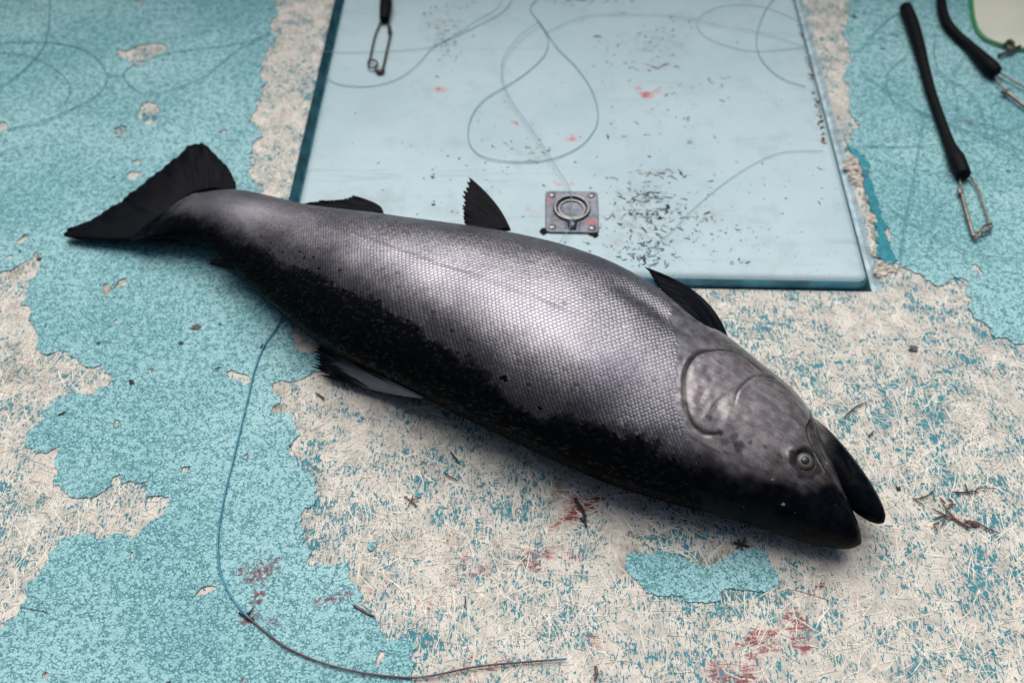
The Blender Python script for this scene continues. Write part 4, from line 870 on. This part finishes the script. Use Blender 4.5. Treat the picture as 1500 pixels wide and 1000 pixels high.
# ------------------------------------------------------------------ snaps on rubber sleeves
M['wire'] = simple('tarnished_wire', (.23, .20, .17), .42, .8, var=.4, nscale=250)
M['wire_dark'] = simple('rusty_dark_wire', (.08, .07, .06), .55, .6, var=.5, nscale=250)
def sleeve(parent, pts, radii, name='rubber_sleeve'):
    P = catmull(pts, 10); n = len(P); f = np.linspace(0, len(radii)-1, n); r = np.interp(f, np.arange(len(radii)), radii)
    r[0] *= .55; r[1] *= .9; r[-1] *= .8
    V, F = tube(P, list(r), 16); return mesh_obj(name, V, F, M['rubber'], parent)
def snap(label, sleeve_px, radii, wires, z, mat, cat='snap clip'):
    loc = D(*sleeve_px[-1], 0); e = empty('snap_clip', loc); tag(e, label, cat, 'snap clips on black tubing')
    f = lambda p, zz: D(p[0], p[1], z+zz)-loc
    zs = np.interp(np.linspace(0, 1, len(sleeve_px)), np.linspace(0, 1, len(radii)), radii)
    sleeve(e, [f(p, float(r)) for p, r in zip(sleeve_px, zs)], radii)
    for nm, pts, r in wires:
        P = catmull([f(q[:2], (q[2] if len(q) > 2 else .003)) for q in pts], 8); tube_obj(nm, P, r, mat, e, 8)
    return e
snap('black rubber tube with a rusty wire snap lying on the hatch lid', [(566,-60),(565,-30),(565,-8),(565,10),(563,30)], [.0065, .0065, .0085, .0095, .0075],
     [('wire_loop', [(560, 26, .004), (556, 36, .004), (550, 50, .004), (546, 66, .004), (542, 85, .004), (539, 92, .004)], .0014),
      ('wire_loop', [(568, 24, .004), (570, 40, .004), (572, 48, .004), (567, 72, .004), (562, 95, .004), (560, 102, .004), (554, 105, .004), (548, 99, .004)], .0017),
      ('hook_curl', [(539, 92, .004), (541, 98, .005), (548, 99, .006), (553, 95, .006), (551, 90, .006), (545, 88, .005), (539, 90, .004)], .0014),
      ('crimp', [(570, 40, .0045), (571, 45, .0045), (571, 49, .0045)], .0031), ('crimp', [(552, 104, .004), (557, 106, .004), (562, 103, .004)], .0030)], LZ, M['wire_dark'])
snap('long straight black rubber tube with a wire snap on the right deck', [(1325,8),(1335,32),(1345,65),(1353,95),(1362,130),(1372,160),(1382,188),(1392,215),(1402,235),(1412,258)], [.0098, .0102, .0092, .0078, .0072, .0070, .0070, .0080, .0112, .0100],
     [('wire_loop', [(1406, 256, .006), (1407, 270, .005), (1408, 280, .005)], .0015), ('spring_arm', [(1408, 280, .005), (1414, 305, .005), (1421, 330, .005), (1427, 348, .005)], .0026),
      ('wire_loop', [(1418, 254, .006), (1430, 270, .005), (1438, 292, .005), (1445, 312, .005), (1449, 328, .005)], .0015),
      ('hook_curl', [(1427, 350, .005), (1434, 346, .006), (1437, 336, .007), (1443, 330, .007), (1452, 328, .006), (1452, 333, .005), (1446, 338, .005), (1436, 341, .005), (1430, 340, .005)], .0017),
      ('crimp', [(1405, 279, .005), (1406, 282, .005), (1407, 285, .005)], .0032)], .002, M['wire'])
snap('curved black rubber tube with a wire snap at the right edge', [(1384,-60),(1382,-20),(1379,4),(1386,32),(1402,52),(1420,68),(1436,84),(1450,98),(1460,108)], [.0068, .0068, .0072, .0078, .0076, .0078, .0100, .0118, .0100],
     [('wire_loop', [(1462, 104, .007), (1480, 116, .006), (1505, 130, .006), (1530, 146, .006)], .0016), ('wire_loop', [(1456, 110, .007), (1465, 124, .006), (1473, 134, .006)], .0016),
      ('spring_arm', [(1473, 134, .006), (1490, 147, .006), (1510, 162, .006), (1525, 174, .006)], .0028), ('hook_curl', [(1530, 146, .006), (1540, 158, .007), (1538, 172, .007), (1525, 174, .006)], .0017),
      ('crimp', [(1469, 136, .006), (1473, 135, .006), (1476, 133, .006)], .0034)], .002, M['wire'])
# ------------------------------------------------------------------ flasher blade at the top right
def build_flasher():
    loc = D(1500, 40, 0); e = empty('flasher_blade', loc); tag(e, 'pale plastic flasher blade with bright green rim at the top right', 'fishing flasher')
    z = .006; out = [(1421,-70),(1421,-20),(1423,10),(1428,36),(1438,52),(1455,62),(1480,69),(1520,75),(1580,80),(1640,70),(1662,40),(1665,-10),(1660,-90),(1560,-110),(1450,-108),(1428,-95)]
    ring = catmull([D(x, y, z)-loc for x, y in out]+[D(out[0][0], out[0][1], z)-loc], 6)[:-1]; n = len(ring); c = sum(ring, Vector())/n
    mp = NB('flasher_plastic'); cc = mp.mix(mp.ramp(mp.noise(9, 2), .3, .7), (.58, .63, .53), (.70, .72, .60)); mpl = mp.set(Base_Color=cc, Roughness=.25, Coat_Weight=.4, Subsurface_Weight=.1)
    mg = simple('green_rim', (.03, .32, .07), .35, coat=.3, var=.2)
    V, F = [], []
    for k, p in enumerate(ring):
        inw = (c-p).normalized()*.004
        V += [p+inw-Vector((0, 0, .003)), p+inw+Vector((0, 0, .001)), p+inw*2.2+Vector((0, 0, .0016))]
    for k in range(n):
        k2 = (k+1) % n
        for j in range(2): F.append((k*3+j, k2*3+j, k2*3+j+1, k*3+j+1))
    F.append(tuple(k*3+2 for k in range(n)))
    mesh_obj('blade', V, F, mpl, e, smooth=False)
    V, F = tube(ring+[ring[0]], .0022, 8, False); mesh_obj('rim', V, F, mg, e)
    q = lambda x, y, zz: D(x, y, zz)-loc
    tube_obj('swivel', catmull([q(1462, 82, .005), (q(1475, 77, .008)), q(1486, 72, .010), q(1494, 68, .008)], 6), .0024, M['wire_dark'], e)
    tube_obj('swivel_eye', catmull([q(1472, 66, .009), q(1478, 60, .011), q(1484, 64, .011), q(1482, 72, .010), q(1474, 72, .009)], 5), .0028, M['wire_dark'], e)
build_flasher()

# ------------------------------------------------------------------ loose bits on the deck
M['weed'] = simple('dried_weed', (.15, .085, .075), .7, var=.5, nscale=200); M['dark_bit'] = simple('dark_debris', (.02, .02, .022), .6, var=.5, nscale=200)
M['tan'] = simple('tan_flake', (.24, .17, .11), .8, var=.4, nscale=150); M['grey_stone'] = simple('grey_grit', (.12, .12, .12), .8, var=.4, nscale=200)
def sprig(name, label, cat, polys, mat, r=.0008, z=.0022, group=None):
    c = D(*polys[0][0], 0); e = empty(name, c); tag(e, label, cat, group)
    for i, pl in enumerate(polys):
        P = catmull([D(x, y, z+.001*random.random())-c for x, y in pl], 5); n = len(P); rr = [r*(1.0 if i == 0 else .75)*(1-.7*abs(k/(n-1)-.35)) for k in range(n)]
        tube_obj('stem' if i == 0 else 'twig', P, rr, mat, e, 6)
    return e
sprig('dried_weed', 'brown branching sprig of dried weed right of the fish jaw', 'weed', [[(1422,773),(1405,764),(1392,752),(1381,738)],[(1398,760),(1380,752),(1366,745)],[(1396,757),(1378,756),(1368,760)],[(1384,758),(1380,770)],[(1388,745),(1395,735),(1388,728)],[(1385,737),(1376,728)],[(1390,738),(1400,738)],[(1422,766),(1412,760)],[(1430,768),(1420,762),(1410,766)],[(1434,766),(1448,774),(1462,780)],[(1376,766),(1368,768),(1374,776)]], M['weed'], .0014)
lump('weed_bud', D(1428,767,.003)-D(1422,773,0), (.0045,.0032,.003), M['weed'], [o for o in bpy.data.objects if o.name == 'dried_weed'][0], 90, .8, 2)
sprig('dried_weed', 'thin forked dark sprig above the brown weed on the right', 'weed', [[(1395,720),(1412,721),(1425,719),(1434,722)],[(1418,720),(1414,708)],[(1418,720),(1422,728)],[(1428,719),(1436,714),(1460,715)]], M['dark_bit'], .0010)
sprig('grass_needle', 'curved dark needle left of the forked sprig', 'needle', [[(1338,731),(1352,728),(1364,722),(1370,714)]], M['dark_bit'], .0007)
sprig('grass_needle', 'straight dark needle just above the brown weed', 'needle', [[(1337,729),(1346,735),(1355,741)],[(1368,724),(1369,733)]], M['weed'], .0008)
sprig('dried_weed', 'small dark star of weed under the fish head', 'weed', [[(1074,794),(1086,796),(1098,800)],[(1086,796),(1092,789)],[(1086,796),(1078,802)],[(1086,796),(1087,805)],[(1086,796),(1080,789)]], M['dark_bit'], .0012)
sprig('dried_weed', 'small brown star of weed left of the tan stain', 'weed', [[(592,727),(602,733),(608,740)],[(602,733),(612,730)],[(602,733),(597,742)],[(602,733),(606,724)],[(603,735),(612,741)]], M['weed'], .0010)
sprig('dried_weed', 'dark sliver beside the tan stain and blood below the fish', 'weed', [[(842,730),(850,742),(856,755),(858,772)],[(850,758),(856,764)]], M['dark_bit'], .0020)
sprig('wood_sliver', 'dark flat sliver at the paint edge in the lower left', 'sliver', [[(518,886),(530,893),(540,899),(548,902)]], M['weed'], .0015)
sprig('grass_needle', 'slim curved needle to the right of the gill cover', 'needle', [[(1237,611),(1248,600),(1258,593),(1272,588)]], M['grey_stone'], .0010)
sprig('grass_needle', 'tiny straight needle right of the lower jaw', 'needle', [[(1272,639),(1277,634),(1280,630)]], M['weed'], .0010)
sprig('grass_needle', 'fine bent needle just right of the fish throat', 'needle', [[(1158,553),(1165,561),(1170,570)]], M['grey_stone'], .0006)
sprig('grass_needle', 'dark straight needle in the fibre below the dorsal fin', 'needle', [[(660,662),(667,670),(672,678)]], M['dark_bit'], .0009)
sprig('grass_needle', 'dark needle right of the dark star on the fibre', 'needle', [[(650,692),(662,699),(672,704)]], M['dark_bit'], .0008)
sprig('grass_needle', 'forked needle just below the dorsal fin', 'needle', [[(462,575),(470,580),(474,586)],[(470,580),(476,583)]], M['dark_bit'], .0010)
sprig('grass_needle', 'short dark needle near the lower middle edge', 'needle', [[(872,975),(874,985),(871,996)]], M['weed'], .0016)
sprig('grass_needle', 'short needle above the blood in the lower middle', 'needle', [[(680,890),(682,880),(681,872)]], M['dark_bit'], .0007)
def bit(name, label, cat, px, py, r, mat, seed, group=None, flat=.6):
    rg = random.Random(seed); n = 11; V = []; F = []; rr = [rg.uniform(.55, 1.2) for _ in range(n)]; cx, cy = rg.uniform(-.3, .3), rg.uniform(-.3, .3)
    for s_, zz in ((1.0, 0), (.92, .35), (.5, .75)):
        for k in range(n):
            a = 2*math.pi*k/n; q = rr[k]*s_*(1 if s_ == 1 else rg.uniform(.8, 1.1)); V.append(((math.cos(a)*q+cx*(1-s_))*r[0], (math.sin(a)*q+cy*(1-s_))*r[1], zz*r[2]*flat*rg.uniform(.7, 1.2)))
    V.append((cx*r[0]*.5, cy*r[1]*.5, r[2]*flat*.6))
    for i in range(2):
        for k in range(n): F.append((i*n+k, i*n+(k+1) % n, (i+1)*n+(k+1) % n, (i+1)*n+k))
    for k in range(n): F.append((2*n+k, 2*n+(k+1) % n, 3*n))
    o = mesh_obj(name, V, F, mat, smooth=False); o.location = D(px, py, .0013); o.rotation_euler = (0, 0, rg.uniform(0, .6)); tag(o, label, cat, group); return o
bit('grit', 'dark grey flake with pale middle on the blue paint below the tail', 'grit', 287, 480, (.0085, .0052, .003), M['grey_stone'], 101)
bit('grit', 'dark chip on the blue paint left of the fish middle', 'grit', 193, 560, (.0035, .006, .003), M['dark_bit'], 102)
bit('grit', 'dark knot of debris at the end of the blue line', 'grit', 384, 508, (.0035, .0045, .003), M['dark_bit'], 103)
bit('grit', 'greenish dark speck near the bare left patch', 'grit', 91, 606, (.0045, .003, .002), M['dark_bit'], 104)
bit('pebble', 'grey pebble on the bare deck below the hatch corner', 'pebble', 1338, 511, (.0062, .005, .004), M['grey_stone'], 105)
bit('pebble', 'tiny dark pebble right of the lower jaw', 'pebble', 1316, 715, (.0028, .0028, .002), M['dark_bit'], 106)
bit('grit', 'black speck at the bare patch under the tail', 'grit', 382, 423, (.0032, .0024, .002), M['dark_bit'], 107)
bit('grit', 'brown speck right of the black speck under the tail', 'grit', 391, 438, (.0035, .0026, .002), M['tan'], 108)
bit('grit', 'black chip on the left bare patch corner', 'grit', 58, 379, (.004, .003, .002), M['dark_bit'], 109)
def chip(label, px, py, pts, mat, z=.0016):
    c = D(px, py, z); ring = [Vector((x*.001, y*.001, 0)) for x, y in pts]; n = len(ring); V = [p for p in ring]+[p+Vector((0, 0, .0012)) for p in ring]
    F = [tuple(range(n, 2*n))]+[(k, (k+1) % n, n+(k+1) % n, n+k) for k in range(n)]
    o = mesh_obj('paint_chip', V, F, mat, smooth=False); o.location = c; o.rotation_euler = (.06, -.05, random.random()*3); tag(o, label, 'paint chip', 'loose paint chips')
chip('loose blue paint chip on the fibre in the lower middle', 545, 800, [(-5,-2),(-1,-4),(4,-3),(6,1),(2,4),(-4,3)], M['paint'])
chip('tiny blue paint chip by the brown weed star', 612, 724, [(-4,-2),(2,-3),(5,0),(1,3),(-3,2)], M['paint'])
sprig('line_knot', 'dark knot where the line crosses the blood on blue paint', 'knot', [[(350,897),(360,902),(372,908)],[(358,904),(366,896),(371,889)],[(356,900),(364,906),(372,902)],[(362,897),(366,908)]], M['dark_bit'], .0014, .003)
